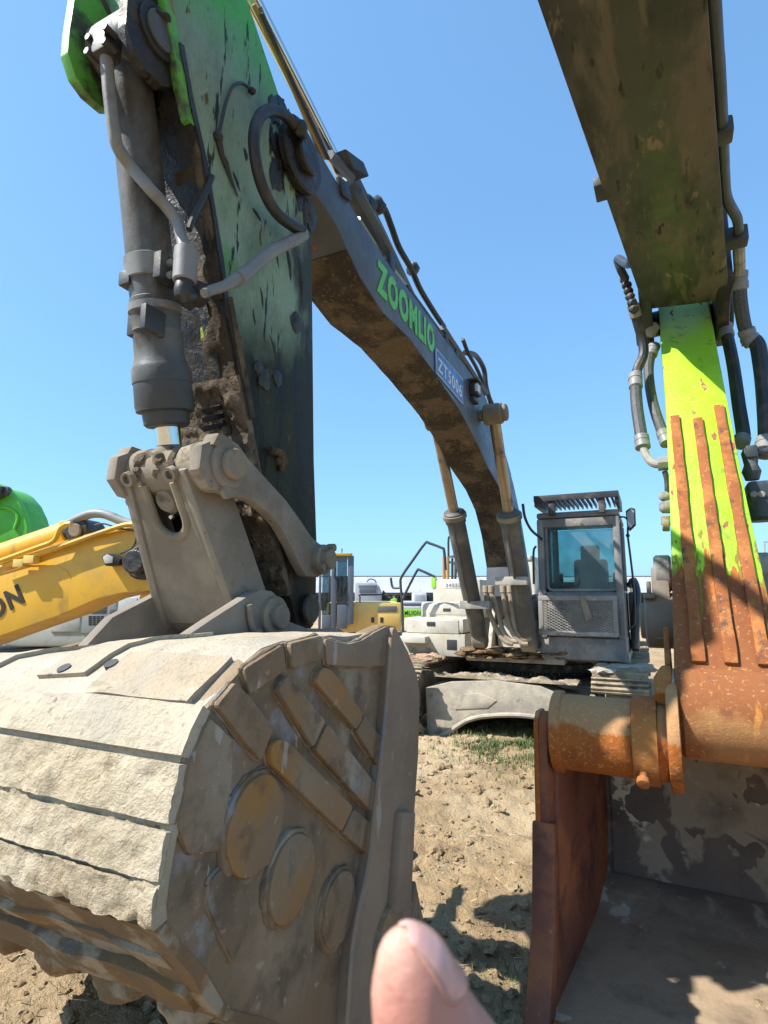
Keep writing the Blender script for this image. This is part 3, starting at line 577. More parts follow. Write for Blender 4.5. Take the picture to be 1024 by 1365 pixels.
mb = MB(); mb.px(f.yz([(300, 398), (306, 396), (337, 556), (331, 560)], SX), SX - .002, SX + .018, .004); mb.build('edge_rib', 'stick_front', st)
mb = MB(); ee = f.yz([(226, -60), (229, 0), (240, 60), (252, 129), (262, 172)], SX); mb.px(ee + [(y - .055, z - .005) for y, z in ee[::-1]], SX - .03, SX + .006, .004); mb.build('edge_rib', 'lime_dirty', st)
mb = MB(); ee = f.yz([(256, 150), (272, 219), (293, 344), (300, 400)], SX); mb.px(ee + [(y - .03, z - .005) for y, z in ee[::-1]], SX - .03, SX + .003, .004); mb.build('edge_rib', 'stick_front', st)
# guide ribs with a bent bracket beside the cylinder
mb = MB()
q0, q1 = f.X(262, 400, .07), f.X(297, 580, .07)
mb.slab([q0, q0 + Vector((.05, 0, 0)), q1 + Vector((.05, 0, 0)), q1], (0, .10, .02), .005)
for k in range(3):
    y = 548 + k * 12; a = f.X(272, y, .09); b = f.X(296, y - 6, .09); mb.tube([a, b, b + Vector((0, .05, .05))], .012, 8, 0)
mb.build('guide_bracket', 'grease', st)
# joint boss on the stick, at the boom end, and pin hole at the foot
jc = f.X(400, 212, .23)
fp = f.X(409, 812, SX)
mb = MB(); mb.cyl((-.235, fp.y, fp.z), (.235, fp.y, fp.z), .075, 28); mb.build('foot_pin', 'grease', st)
mb = MB(); mb.lump(f.X(375, 614, SX + .01), .035, 4, 2, .3); mb.tube([f.X(360, 600, SX + .015), f.X(376, 606, SX + .03), f.X(376, 628, SX + .015)], .018, 8); mb.build('lifting_lug', 'stick_front', st)
for (x, y, r, k) in ((352, 505, .05, 1), (370, 505, .035, 2), (395, 430, .05, 3), (345, 490, .03, 5)):
    mb = MB(); mb.lump(f.X(x, y, SX + .002), r, k, 3, .4, (.25, 1, 1.1)); mb.build('mud_lump', 'grease', st)
for pts, w in ((((291, 190), (298, 212), (307, 240), (318, 270)), .016), (((308, 226), (315, 245), (321, 262)), .012), (((334, 276), (342, 288), (350, 298)), .014), (((324, 196), (326, 208), (326, 220)), .016), (((362, 318), (368, 342), (372, 366)), .012), (((378, 322), (384, 352), (388, 392)), .018), (((396, 335), (401, 380), (402, 430)), .016), (((345, 380), (349, 400), (350, 418)), .010), (((336, 410), (338, 428), (339, 440)), .010), (((357, 440), (366, 470), (368, 498)), .012), (((400, 250), (404, 290), (408, 330)), .022)):
    P_ = [f.X(x, y, SX - w * .45) for x, y in pts]; mb = MB(); mb.tube(P_, [w * .3, w * .8, w, w * .9, w * .5, .002], 8, 8)
    for v in mb.bm.verts: v.co.y += .006 * noise.noise(v.co * 30); v.co.z += .012 * noise.noise(v.co * 18)
    mb.build('oil_drip', 'grease', st)
rq = random.Random(5)
for k in range(14):
    a = rq.uniform(1.2, 5.6); d = rq.uniform(.15, .27); mb = MB(); mb.lump((SX, jc.y + d * math.cos(a), jc.z - .03 + d * math.sin(a)), rq.uniform(.03, .075), k, 3, .6, (.18, .8, 1.2)); mb.build('grease_cake', 'grease', st)
# small pipe on the stick side
mb = MB(); mb.tube([f.X(x, y, SX + .02) for x, y in ((290, 186), (295, 165), (301, 138), (310, 116), (322, 111), (333, 118))], .0075, 8)
mb.lump(f.X(336, 121, SX + .02), .018, 2); mb.lump(f.X(291, 182, SX + .015), .022, 7); mb.tube([f.X(x, y, SX + .012) for x, y in ((291, 184), (296, 205), (303, 225), (317, 262))], [.016, .012, .01, .004], 8)
mb.build('grease_line', 'black_steel', st)
mb = MB(); mb.tube([f.X(x, y, SX + .02) for x, y in ((283, 235), (272, 262), (258, 290), (252, 306))], .012, 8); mb.build('grease_line', 'black_steel', st)
# hose loop round the joint
loop = [(392, 166), (378, 152), (360, 147), (346, 156), (339, 180), (341, 215), (351, 252), (368, 283), (390, 301), (403, 308), (404, 316), (388, 322), (362, 336), (338, 356)]
mb = MB(); mb.tube([f.X(x, y, SX + .05 + (.06 if i > 3 else .04)) for i, (x, y) in enumerate(loop)], .027, 12); mb.build('hose', 'hose_black', st, label='black hose looping round the joint')
mb = MB(); mb.tube([f.X(x, y, SX + .11) for x, y in ((402, 309), (404, 315), (388, 322), (362, 336), (338, 356), (318, 371))], .029, 12); mb.build('hose_sleeve', 'hose_grey', st)
mb = MB(); mb.tube([f.X(x, y, SX + .10) for x, y in ((316, 372), (300, 381), (285, 386), (272, 391))], [.03, .021, .02, .018], 12, 4); mb.build('hose_fitting', 'hose_grey', st)
mb = MB(); mb.tube([f.X(x, y, SX + .09) for x, y in ((388, 160), (396, 168), (405, 182))], [.03, .036, .03], 10, 3); mb.lump(f.X(400, 172, SX + .1), .045, 3, 2, .3); mb.build('hose_fitting', 'black_steel', st)
# --- top bracket for the bucket cylinder
tp = f.X(212, 45, .17)
earp = f.yz([(178, -60), (170, 0), (168, 31), (178, 66), (194, 92), (217, 115), (236, 118), (240, 90), (232, 50), (222, 10), (215, -60)], .17)
for s in (1, -1):
    mb = MB(); pl = earp if s > 0 else [(y - .015, z) for y, z in earp]
    mb.px(pl, s * .125, s * .17, .006); mb.build('cylinder_ear', 'grease' if s > 0 else 'lime_dirty', st)
    mb = MB(); mb.cyl((s * .165, tp.y, tp.z), (s * .185, tp.y, tp.z), .10, 32); mb.build('pin_collar', 'grease', st)
mb = MB(); mb.cyl((.18, tp.y, tp.z), (.197, tp.y, tp.z), .072, 32); mb.build('pin_cap', 'cyl_grey', st)
mb = MB(); mb.tube([f.X(206, 12, .19), f.X(222, 28, .19)], .016, 8, 0); mb.cyl(f.X(222, 24, .18), f.X(222, 24, .205), .018, 10); mb.build('pin_keeper', 'grease', st)
lg = f.yz([(215, -60), (222, 10), (235, 60), (246, 129), (252, 129), (240, 60), (229, 0), (225, -60)], .17)
# far green cheek of the stick head
ck = f.yz([(176, -90), (150, -40), (139, 2), (131, 26), (127, 52), (128, 76), (133, 96), (142, 108), (170, 104), (215, 60), (215, -90)], -.2)
mb = MB(); mb.px(ck, -.215, -.175, .01); mb.build('cheek_plate', 'lime_dirty', st)
mb = MB(); mb.tube([f.X(x, y, -.05) for x, y in ((132, -14), (142, 10), (152, 28), (157, 33))], .009, 8); mb.build('grease_line', 'hose_black', st)
# --- bucket cylinder
A = Vector((0, tp.y, tp.z)); B = Vector((0, lp.y, lp.z)); ax = (B - A).normalized()
def sp(y):
    y = y - 16 * max(0, min(1, (y - 380) / 60))
    x = 170 + (229 - 170) * (y - 68) / (629 - 68)
    return (f.X(x, y, 0) - A).dot(ax)
def rr(y, half): return rad(f, A + ax * sp(y), half)
mb = MB(); mb.cyl((-.115, A.y, A.z), (.115, A.y, A.z), .115, 28)
mb.lathe(A + ax * .05, ax, [(0, .085), (sp(108) - .05, rr(108, 27)), (sp(200), rr(200, 29)), (sp(350), rr(350, 30)), (sp(386), rr(386, 30)), (sp(388), rr(388, 31.5)), (sp(414), rr(414, 31.5)), (sp(416), rr(416, 31)), (sp(440), rr(440, 31)), (sp(444), rr(444, 33)), (sp(448), rr(448, 31)), (sp(478), rr(478, 32)), (sp(490), rr(490, 36)), (sp(494), rr(494, 38)), (sp(512), rr(512, 38)), (sp(513), rr(513, 37)), (sp(543), rr(543, 38)), (sp(546), rr(546, 37)), (sp(549), rr(549, 37)), (sp(551), rr(551, 30)), (sp(566), rr(566, 29)), (sp(569), rr(569, 26))], 40)
cy = mb.build('bucket_cylinder', 'cyl_grey', ex)
mb = MB(); mb.lathe(A + ax * sp(566), ax, [(0, rr(570, 16.5)), (sp(610) - sp(566), rr(600, 16.5))], 32); mb.build('rod', 'chrome', cy)
def around(s0, r):
    u = ax.cross(Vector((1, 0, 0))).normalized(); return lambda a: A + ax * s0 + Vector((1, 0, 0)) * math.cos(a) * r + u * math.sin(a) * r
ba = around(sp(549), rr(549, 33)); first = None
for i in range(22):
    a = 2 * math.pi * i / 22
    if first is None:
        mb = MB(); mb.lathe((0, 0, 0), ax, [(-.006, .012), (.018, .012), (.02, .009)], 6); first = mb.build('gland_bolt', 'cyl_grey', cy); first.location = ba(a)
    else: copy_part(first, ba(a), cy)
for y0, y1, k in ((346, 376, 33), (418, 434, 34)):
    mb = MB(); mb.lathe(A + ax * sp(y0), ax, [(0, rr(y0, 31)), (.004, rr(y0, k)), (sp(y1) - sp(y0) - .004, rr(y1, k)), (sp(y1) - sp(y0), rr(y1, 31))], 36); c = mb.build('pipe_clamp', 'hose_grey', cy)
# lugs on clamps
def cylpt(x, y, front=.0): return f.X(x, y, front)
def lug(px, py, X, sx, sy, sz, bev):
    p = f.X(px, py, X); mb = MB(); mb.box(p.x - sx, p.x + sx, p.y - sy, p.y + sy, p.z - sz, p.z + sz, bev); return mb.build('clamp_lug', 'black_steel', cy)
lug(173, 374, -.05, .03, .03, .03, .006); lug(222, 360, .12, .02, .05, .055, .008); lug(204, 428, .10, .015, .05, .05, .006); lug(182, 432, -.06, .02, .03, .06, .008)
for (x, y) in ((222, 352), (222, 368), (180, 424), (180, 440)):
    q = f.X(x, y, .13 if x > 200 else -.07); mb = MB(); mb.lathe(q, (1, 0, 0), [(-.02, .014), (.03, .014), (.032, .01)], 6); mb.build('clamp_bolt', 'hose_grey', cy)
pipe = [(140, 54), (143, 90), (147, 135), (152, 175), (158, 198), (176, 224), (200, 252), (222, 276), (236, 298), (245, 330), (247, 360)]
pz_ = []
for i, (x, y) in enumerate(pipe):
    q = f.X(x, y, -.02 if i < 6 else .04 + .02 * (i - 6)); k = f.loc(Vector((0, 0, H))); pz_.append(q + (k - q).normalized() * (.12 if i < 9 else .16))
mb = MB(); mb.tube(pz_, .0235, 12); mb.build('steel_pipe', 'hose_grey', cy)
q = pz_[-1]; mb = MB(); mb.cyl(q + Vector((0, 0, .09)), q - Vector((0, 0, .05)), .045, 16); mb.build('pipe_coupling', 'hose_grey', cy)
mb = MB(); q2 = f.X(262, 390, .2); mb.tube([q - Vector((0, 0, .05)), q - Vector((0, 0, .10)), q2, q2 + Vector((.02, .04, .02))], .034, 12); mb.lump(q2, .055, 5, 2, .3); mb.lump(f.X(250, 395, .17), .045, 8, 2, .3); mb.build('pipe_elbow', 'black_steel', cy)
q = pz_[0]; mb = MB(); mb.box(q.x - .035, q.x + .035, q.y - .03, q.y + .05, q.z - .07, q.z + .03, .01)
for dx in (-.045, .045):
    for dz in (-.06, 0.0): mb.lathe((q.x + dx, q.y - .01, q.z + dz), (0, -1, 0), [(-.02, .014), (.03, .014)], 6)
mb.build('pipe_flange', 'black_steel', cy)
# --- tipping link (between rod end and bucket), guide links
d = Vector((0, bp.y - lp.y, bp.z - lp.z)); L_ = d.length; d.normalize(); nrm = Vector((0, d.z, -d.y)); nrm = nrm if nrm.y < 0 else -nrm   # toward the viewer
P0 = Vector((0, lp.y, lp.z))
def lk(x, s, n): return Vector((x, 0, 0)) + P0 + d * s + nrm * n
def lbox(mb, x0, x1, s0, s1, n0, n1, bev=.006): return mb.slab([lk(x0, s0, n0), lk(x0, s1, n0), lk(x0, s1, n1), lk(x0, s0, n1)], (x1 - x0, 0, 0), bev)
mb = MB()
# web plate with a U-shaped cut at the top
un = 14; SC = .01; pts = [(-.125, .0), (-.23, L_ - .02), (.17, L_ - .02), (.14, .0), (.085 + SC, .0)]
for i in range(un + 1):
    a = math.pi * i / un; pts.append((SC + .085 * math.cos(a), .17 + .085 * math.sin(a)))
pts.append((SC - .085, .0))
mb.slab([lk(x, s, .075) for x, s in pts], nrm * .03, .006)
link = mb.build('tipping_link', 'link_mud', ex)
for s in (1, -1):
    t0_, t1_ = (.14, .17) if s > 0 else (-.12, -.225); mb = MB(); mb.slab([lk(x_, a, -.10) for x_, a in ((t0_, -.03), (t1_, L_ + .02), (t1_ + s * .045, L_ + .02), (t0_ + s * .045, -.03))], nrm * .22, .01); mb.build('link_side', 'link_mud', link)
    mb = MB(); xb = .01 + s * (.10 if s > 0 else .085); mb.cyl(lk(xb, 0, 0), lk(.235 if s > 0 else -.175, 0, 0), .105, 28); mb.build('link_boss', 'hub_mud', link)
    mb = MB(); mb.lathe(lk(.01 + s * .115, -.02, .115), nrm, [(0, .03), (.03, .03), (.03, .018), (.012, .018)], 14); mb.build('grease_port', 'hub_mud', link)
mb = MB(); ur = []
for i in range(-3, un + 4):
    if i < 0: ur.append(lk(SC + .085, .17 + i * .05, .1))
    elif i > un: ur.append(lk(SC - .085, .17 - (i - un) * .05, .1))
    else:
        a = math.pi * i / un; ur.append(lk(SC + .085 * math.cos(a), .17 + .085 * math.sin(a), .1))
mb.tube(ur, .02, 10, 2); mb.build('slot_rim', 'hub_mud', link)
mb = MB(); lbox(mb, -.12, .14, .07, L_ - .05, -.05, -.02); mb.build('link_back', 'grease', link)
mb = MB(); mb.cyl(lk(-.235, L_, 0), lk(.225, L_, 0), .085, 28); mb.build('link_foot', 'link_mud', link)
# rod end with its packed dirt
mb = MB(); mb.cyl(lk(-.085, 0, 0), lk(.085, 0, 0), .10, 28); mb.lathe(B, -ax, [(0, .07), (.05, .072), (.095, .06), (.105, .05)], 24); mb.build('rod_eye', 'hub_mud', cy)
mb = MB()
for i in range(16):
    a = random.uniform(0, 6.3); mb.lump(lk(.10 * math.cos(a), -.045 + .03 * math.sin(a), .03 + random.uniform(-.05, .08)), random.uniform(.022, .045), i, 2, .4)
mb.build('packed_dirt', 'cake', cy, kind='stuff')
mb = MB(); mb.lathe(lk(0, .10, -.02), nrm, [(0, .06), (.09, .06), (.11, .045)], 20); mb.build('rod_boss', 'hub_mud', cy)
mb = MB(); mb.lathe(lk(.0, .17, .04), nrm, [(0, .02), (.03, .02), (.05, .008)], 10); mb.build('grease_nipple', 'chrome', cy)
gl = f.yz([(269, 592), (284, 586), (300, 584), (318, 592), (332, 612), (352, 634), (382, 667), (400, 692), (416, 716), (433, 730), (440, 742), (437, 757), (424, 770), (408, 768), (398, 750), (388, 728), (374, 703), (358, 684), (335, 666), (304, 659), (279, 650), (265, 625)], .29)
gp = f.X(426, 746, .29)
for s in (1, -1):
    def gx_(v): return v if s > 0 else -(v - .085)
    mb = MB(); mb.px(gl, gx_(.238), gx_(.292), .012); gk = mb.build('guide_link', 'link_mud', ex)
    mb = MB(); mb.cyl((gx_(.22), lp.y, lp.z), (gx_(.315), lp.y, lp.z), .098, 30); mb.build('link_boss', 'hub_mud' if s < 0 else 'link_mud', gk)
    mb = MB(); mb.cyl((gx_(.31), lp.y, lp.z), (gx_(.345), lp.y, lp.z), .062, 28); mb.build('pin', 'hub_mud', gk)
    mb = MB(); mb.cyl((gx_(.22), gp.y, gp.z), (gx_(.33), gp.y, gp.z), .075, 28); mb.build('link_boss', 'hub_mud', gk)
    mb = MB(); mb.cyl((gx_(.32), gp.y, gp.z), (gx_(.365), gp.y, gp.z), .05, 24); mb.lathe((gx_(.34), gp.y + .03, gp.z + .06), (1, 0, 0), [(-.02, .02), (.02, .02)], 8); mb.lathe((gx_(.34), gp.y - .06, gp.z - .04), (1, 0, 0), [(-.02, .02), (.015, .02)], 8); mb.build('pin', 'hub_mud', gk)
    mb = MB(); q = f.X(288, 592, .27); mb.px([(q.y - .06, q.z - .02), (q.y + .07, q.z - .02), (q.y + .05, q.z + .03), (q.y - .03, q.z + .035)], gx_(.24), gx_(.31), .01); mb.build('keeper_lug', 'link_mud', gk); mb = MB(); q = f.X(300, 655, .29); mb.lathe((gx_(.29), q.y, q.z), (s, 0, 0), [(0, .032), (.02, .03)], 10); mb.build('keeper_bolt', 'link_mud', gk)
# --- boom
BM = .21
up = [(-7.26, 4.10), (-7.2, 4.2), (-7.05, 4.245), (-6.87, 4.25), (-6.5, 4.175), (-6.047, 4.11), (-5.4, 4.1), (-4.783, 4.07), (-4.0, 4.05), (-3.5, 4.0), (-3.283, 3.96), (-2.411, 3.55), (-1.9, 3.2), (-1.5, 2.8), (-1.0, 2.1), (-.75, 1.55), (-.85, 1.32), (-1.05, 1.25)]
lo = f.yz([(690, 795), (690, 755), (684, 712), (676, 676), (665, 648), (649, 620), (632, 582), (612, 545), (576, 492), (545, 450), (510, 416), (480, 369), (463, 333), (450, 303), (433, 276), (417, 253), (404, 236)], BM)
bpoly = up + lo
mb = MB(); mb.px(bpoly, -BM, BM, .008); boom = mb.build('boom', 'boom_grey', ex, label='long grey boom carrying green lettering and a blue number plate')
strip('belly_plate', 'boom_under', boom, lo[1:-4], -BM + .004, BM - .004, .006, .004, 6, side=1, seed=31, step=.05)
for s in (1, -1):
    mb = MB(); mb.cyl((s * .205, jc.y, jc.z), (s * .262, jc.y, jc.z), .175, 36); mb.cyl((s * .255, jc.y, jc.z), (s * .30, jc.y, jc.z), .095, 28); mb.build('joint_boss', 'grease', boom)
    mb = MB(); c = f.X(414, 240, .23); mb.lump((s * .235, c.y, c.z), .06, 3, 3, .5, (.4, 1.2, 1)); mb.build('mud_lump', 'hub_mud', boom)
# rusty lug under the boom nose
mb = MB(); c = f.X(421, 312, .0); mb.lump(c, .09, 12, 3, .2, (.9, .8, 1.4)); mb.build('mud_lump', 'rust', boom)
# lettering
def face_text(name, body, m, p_start, p_end, hpx, X, bold, parent, depth=.004):
    a = f.X(*p_start, X); b = f.X(*p_end, X); right = (b - a).normalized(); upv = Vector((1, 0, 0)).cross(right).normalized(); upv = upv if upv.z > 0 else -upv
    return text(name, body, m, parent, a, right, upv, (b - a).length, hpx, depth, bold)
a0, a1 = f.X(503, 386, BM + .003), f.X(578, 472, BM + .003); h0 = (f.X(503, 356, BM + .003) - a0).length
face_text('lettering', 'ZOOMLIO', 'letter_green', (502, 388), (579, 474), .25, BM + .002, .048, boom)
P4 = [f.X(x, y, BM + .003) for x, y in ((579, 462), (617, 506), (617, 541), (580, 497))]
mb = MB(); mb.slab(P4, (.006, 0, 0), .002); pl = mb.build('number_plate', 'plate_blue', boom)
a = P4[3].lerp(P4[0], .2) + Vector((.007, 0, 0)); b = P4[2].lerp(P4[1], .2) + Vector((.007, 0, 0)); right = (b - a).normalized(); upv = Vector((1, 0, 0)).cross(right); upv = upv if upv.z > 0 else -upv
W_ = (b - a).length; text('plate_number', 'ZT5006', 'letter_white', pl, a + right * W_ * .07, right, upv, W_ * .86, (P4[0] - P4[3]).length * .56, .002, .02)
mb = MB(); ring = [p + Vector((.007, 0, 0)) for p in P4]; ctr = sum(ring, Vector()) / 4
rg = [ctr + (p - ctr) * .93 for p in ring]; mb.tube(rg + [rg[0]], .004, 6, 0); mb.build('plate_border', 'letter_white', pl)
# work lamp on the boom side
c = f.X(628, 521, BM); mb = MB(); mb.box(BM, BM + .09, c.y - .07, c.y + .07, c.z - .065, c.z + .065, .015); lamp = mb.build('work_lamp', 'black_steel', boom)
mb = MB(); mb.box(BM + .06, BM + .094, c.y - .075, c.y + .03, c.z - .04, c.z + .045, .01); mb.build('lamp_lens', 'white_paint', lamp)
mb = MB(); mb.px([(c.y - .1, c.z + .085), (c.y + .1, c.z + .085), (c.y + .1, c.z + .1), (c.y - .1, c.z + .1)], BM - .01, BM + .1, .004); mb.px([(c.y - .06, c.z - .12), (c.y + .12, c.z - .12), (c.y + .12, c.z - .075), (c.y - .06, c.z - .075)], BM - .01, BM + .05, .004); mb.build('lamp_bracket', 'black_steel', lamp)
# pipes along the top of the boom
def boom_top(y):
    for a, b in zip(up, up[1:]):
        if a[0] <= y <= b[0]: return a[1] + (b[1] - a[1]) * (y - a[0]) / (b[0] - a[0])
    return up[-1][1]
def top_run(y0, y1, dx, dz, n=16): return [(dx, y0 + (y1 - y0) * i / n, boom_top(y0 + (y1 - y0) * i / n) + dz) for i in range(n + 1)]
for dx, dz, r, m, y0, y1 in ((.17, .05, .022, 'brass_pipe', -6.35, -5.5), (.185, .035, .02, 'black_steel', -5.55, -2.0), (.12, .055, .024, 'black_steel', -5.5, -1.9), (.06, .05, .02, 'hose_black', -5.6, -2.2), (-.06, .05, .022, 'black_steel', -5.6, -2.2), (-.15, .05, .022, 'black_steel', -6.2, -2.2)):
    mb = MB(); mb.tube(top_run(y0, y1, dx, dz), r, 8, 2); mb.build('boom_pipe', m, boom)
for (x, y) in ((520, 333), (593, 445), (607, 460)):
    q = f.X(x, y, .19); z = boom_top(q.y); mb = MB(); mb.box(.03, .215, q.y - .045, q.y + .045, z - .01, z + .09, .01); mb.box(.13, .2, q.y - .03, q.y + .03, z + .08, z + .13, .01); mb.build('pipe_clamp', 'black_steel', boom)
for (x0, y0, x1, y1) in ((440, 212, 469, 243), (478, 262, 520, 338), (590, 440, 648, 528)):
    q0, q1 = f.X(x0, y0, .2), f.X(x1, y1, .2); mb = MB(); mb.tube([q0 + Vector((0, 0, .03)), q1 + Vector((0, 0, .03))], .03, 6, 0); mb.build('pipe_guard', 'boom_grey', boom)
# arm-cylinder base and the two loose pipes over the boom
ac0 = f.X(500, 285, 0); ac1 = Vector((0, -8.35, 5.25))
q = f.X(497, 283, .06); ab = Vector((0, q.y + .25, boom_top(q.y + .25) + .12))
adir = (ac1 - ab).normalized()
hi = [(330, -12), (357, 50), (392, 118), (425, 180), (447, 216)]
mb = MB(); pA = f.X(352, 30, .05); pB = f.X(446, 214, .05); dd = (pA - pB).normalized(); mb.lathe(pB - dd * .1, dd, [(0, .045), (3.2, .045)], 20); arm = mb.build('arm_cylinder_rod', 'chrome', boom)
pC = pB - dd * .15; mb = MB(); mb.lathe(pC, -dd, [(0, .09), (.05, .1), (.5, .1), (1.2, .09), (1.25, .06)], 24); mb.build('arm_cylinder', 'boomcyl', boom)
for k, (o1, m, r) in enumerate((((368, 70), 'brass_pipe', .014), ((362, 66), 'post_rust', .012), ((374, 78), 'black_steel', .012))):
    mb = MB(); a = f.X(o1[0] - 22 - k * 2, o1[1] - 60, .16 + .02 * k); b = f.X(430 + 4 * k, 212, .17 + .02 * k); mb.tube([a, a.lerp(b, .5), b], r, 8, 3); mb.build('arm_pipe', m, boom)
mb = MB(); mb.slab([f.X(x, y, .12) for x, y in ((437, 207), (462, 224), (470, 243), (447, 232))], (.13, 0, 0), .01); mb.slab([f.X(x, y, .2) for x, y in ((447, 236), (452, 262), (464, 270), (459, 246))], (.03, 0, 0), .006); mb.build('pipe_bracket', 'black_steel', boom)
mb = MB(); mb.tube([f.X(x, y, .12) for x, y in ((505, 275), (513, 280), (522, 303), (532, 330), (548, 358), (560, 385), (578, 415), (592, 436))], .026, 10); mb.build('boom_hose', 'hose_black', boom)
for (x, y, r) in ((490, 272, .07), (504, 274, .06), (483, 268, .05), (551, 358, .06)): mb = MB(); mb.lump(f.X(x, y, .11), r, x, 2, .3); mb.build('hose_fitting', 'black_steel', boom)
mb = MB(); mb.tube([f.X(x, y, .14) for x, y in ((620, 470), (634, 474), (645, 492), (648, 515), (655, 540))], .03, 10); mb.tube([f.X(x, y, .19) for x, y in ((617, 452), (624, 470), (636, 492), (648, 520), (660, 545))], .022, 8); mb.build('boom_hose', 'hose_black', boom)
# --- boom cylinders
for X, base_px, top_px, brk in ((.36, (705, 856), (658, 552), (684, 668)), (-.30, (640, 852), (580, 560), (604, 682))):
    a = f.X(*base_px, X); b = f.X(*top_px, X); g_ = f.X(*brk, X); dd = (b - a).normalized(); sl = (g_ - a).dot(dd); full = (b - a).length
    mb = MB(); mb.lathe(a, dd, [(0, .07), (.08, .105), (.3, .112), (sl - .16, .112), (sl - .155, .125), (sl - .02, .128), (sl, .10)], 28); mb.cyl(a - Vector((.09, 0, 0)), a + Vector((.09, 0, 0)), .12, 20)
    bc = mb.build('boom_cylinder', 'boomcyl', ex)
    mb = MB(); mb.lathe(a + dd * sl, dd, [(-.05, .062), (full - sl - .05, .062)], 24); mb.build('rod', 'dull_rod', bc)
    mb = MB(); mb.cyl(b - Vector((.10, 0, 0)), b + Vector((.10, 0, 0)), .115, 26); mb.cyl(b + Vector((.08, 0, 0)), b + Vector((.15, 0, 0)), .09, 22); mb.cyl(b - Vector((X, 0, 0)), b, .06, 20); mb.build('rod_eye', 'hub_mud', bc)
    mb = MB(); mb.lathe(a + dd * (sl - .1), dd, [(0, .12), (.005, .145), (.06, .145), (.065, .12)], 20); mb.build('gland_ring', 'hub_mud', bc)
    mb = MB(); k = (f.loc(Vector((0, 0, H))) - a).normalized(); mb.tube([a + dd * s_ + k * .14 + Vector((-.05, 0, 0)) for s_ in (.55, 1.0, 1.4, sl - .12)], .018, 8); mb.build('steel_pipe', 'boomcyl', bc)
    y = (f.X(640, 782, -.3) if X < 0 else f.X(690, 782, .36)); cpt = a + dd * ((y - a).dot(dd))
    mb = MB(); mb.box(cpt.x - (.13 if X < 0 else .26), cpt.x + (.26 if X < 0 else .12), cpt.y - .16, cpt.y - .02, cpt.z - .05, cpt.z + .05, .01); mb.build('hose_bracket', 'guard_grey', bc)
# hoses from the brackets down to the frame
for k, pts in enumerate((((648, 790), (652, 815), (664, 842), (674, 855), (684, 858)), ((655, 790), (664, 815), (670, 840), (680, 853), (690, 855)), ((671, 790), (675, 815), (682, 840), (694, 856), (704, 858)), ((680, 790), (684, 815), (688, 838), (698, 852), (709, 850)))):
    mb = MB(); X = -.12 + .09 * k; Y0 = -2.15; mb.tube([f.Y(x, y, Y0) for x, y in pts], .033, 10); mb.cyl(f.Y(*pts[0], Y0) + Vector((0, 0, .0)), f.Y(*pts[0], Y0) + Vector((0, 0, .09)), .042, 12); mb.build('hose', 'hose_mud', ex)
# --- house: revolving frame, foot brackets, boxes, cab
mb = MB(); mb.box(-1.62, 1.5, -1.45, 2.6, .86, .98, .02); mb.box(-.55, .75, -1.75, -1.2, .84, .96, .02); house = mb.build('revolving_frame', 'cream_low', ex)
mb = MB(); mb.box(-1.6, 1.5, .9, 2.9, .95, 2.0, .08); mb.build('counterweight', 'cream', house)
mb = MB(); mb.box(-1.58, -.38, -.2, .9, .98, 1.9, .04); mb.box(-.35, .4, .0, .95, .98, 1.75, .03); mb.build('engine_hood', 'cream', house)
mb = MB(); mb.box(-.55, .05, .3, 1.2, 1.7, 2.32, .06); mb.box(-.5, .0, .28, 1.1, 2.3, 2.38, .02); mb.build('air_box', 'cream', house)
for s in (1, -1):
    mb = MB(); mb.px([(-1.6, .95), (-.5, .95), (-.6, 1.5), (-.8, 1.75), (-1.05, 1.72), (-1.35, 1.4)], s * .24, s * .30, .015); mb.build('boom_bracket', 'cream_low', house)
    mb = MB(); mb.cyl((s * .2, -.95, 1.5), (s * .34, -.95, 1.5), .14, 24); mb.build('bracket_pin', 'hub_mud', house)
mb = MB()
for i in range(70):
    X = random.uniform(-.6, .75); mb.lump((X, random.uniform(-2.0, -1.55), .95 + random.uniform(-.03, .06)), random.uniform(.03, .075), i, 2, .8, (1.8, 1.4, .45))
mb.build('packed_mud', 'earth', house, kind='stuff')
mb = MB(); mb.py([(-.2, 1.0), (.3, 1.0), (.3, 1.38), (.2, 1.46), (-.05, 1.46), (-.2, 1.3)], -1.35, -1.1, .02); mb.build('rotary_cover', 'cream', house)
# tool boxes
def tbox(y0, depth, x0, x1, z0, z1, bev): return MB().box(x0, x1, y0, y0 + depth, z0, z1, bev)
YB = -1.6
def bx(p, Y): q = f.Y(*p, Y); return q.x, q.z
xl, zb = bx((536, 872), YB); xr, zt = bx((618, 846), YB); _, zt2 = bx((600, 824), YB)
mb = tbox(YB, .55, xl, xr + .02, zb, zt, .015); tb = mb.build('tool_box', 'cream_low', house)
mb = MB(); c0, c1 = bx((596, 866), YB), bx((609, 853), YB); mb.box(c0[0], c1[0], YB - .006, YB + .01, c0[1], c1[1], .004); mb.build('box_latch', 'vent', tb)
mb = MB(); q0, q1 = bx((538, 858), YB), bx((572, 848), YB); mb.box(q0[0], q1[0], YB - .16, YB + .01, q0[1] + .03, q1[1], .01); mb.build('box_step', 'cream', tb)
mb = tbox(YB + .015, .52, xl + .01, xr, zt + .006, zt2, .06); td = mb.build('tool_box_lid', 'cream', house)
mb = MB(); q0, q1 = bx((542, 843), YB), bx((611, 827), YB); mb.box(q0[0], q1[0], YB + .004, YB + .03, q0[1], q1[1], .01); mb.build('lid_panel', 'cream', td)
mb = MB(); q0, q1 = bx((569, 834), YB), bx((580, 829), YB); mb.box(q0[0], q1[0], YB - .006, YB + .02, q0[1], q1[1], .004); mb.build('lid_handle', 'vent', td)
YM = -1.3; x0, z0 = bx((561, 824), YM); x1, z1 = bx((625, 803), YM)
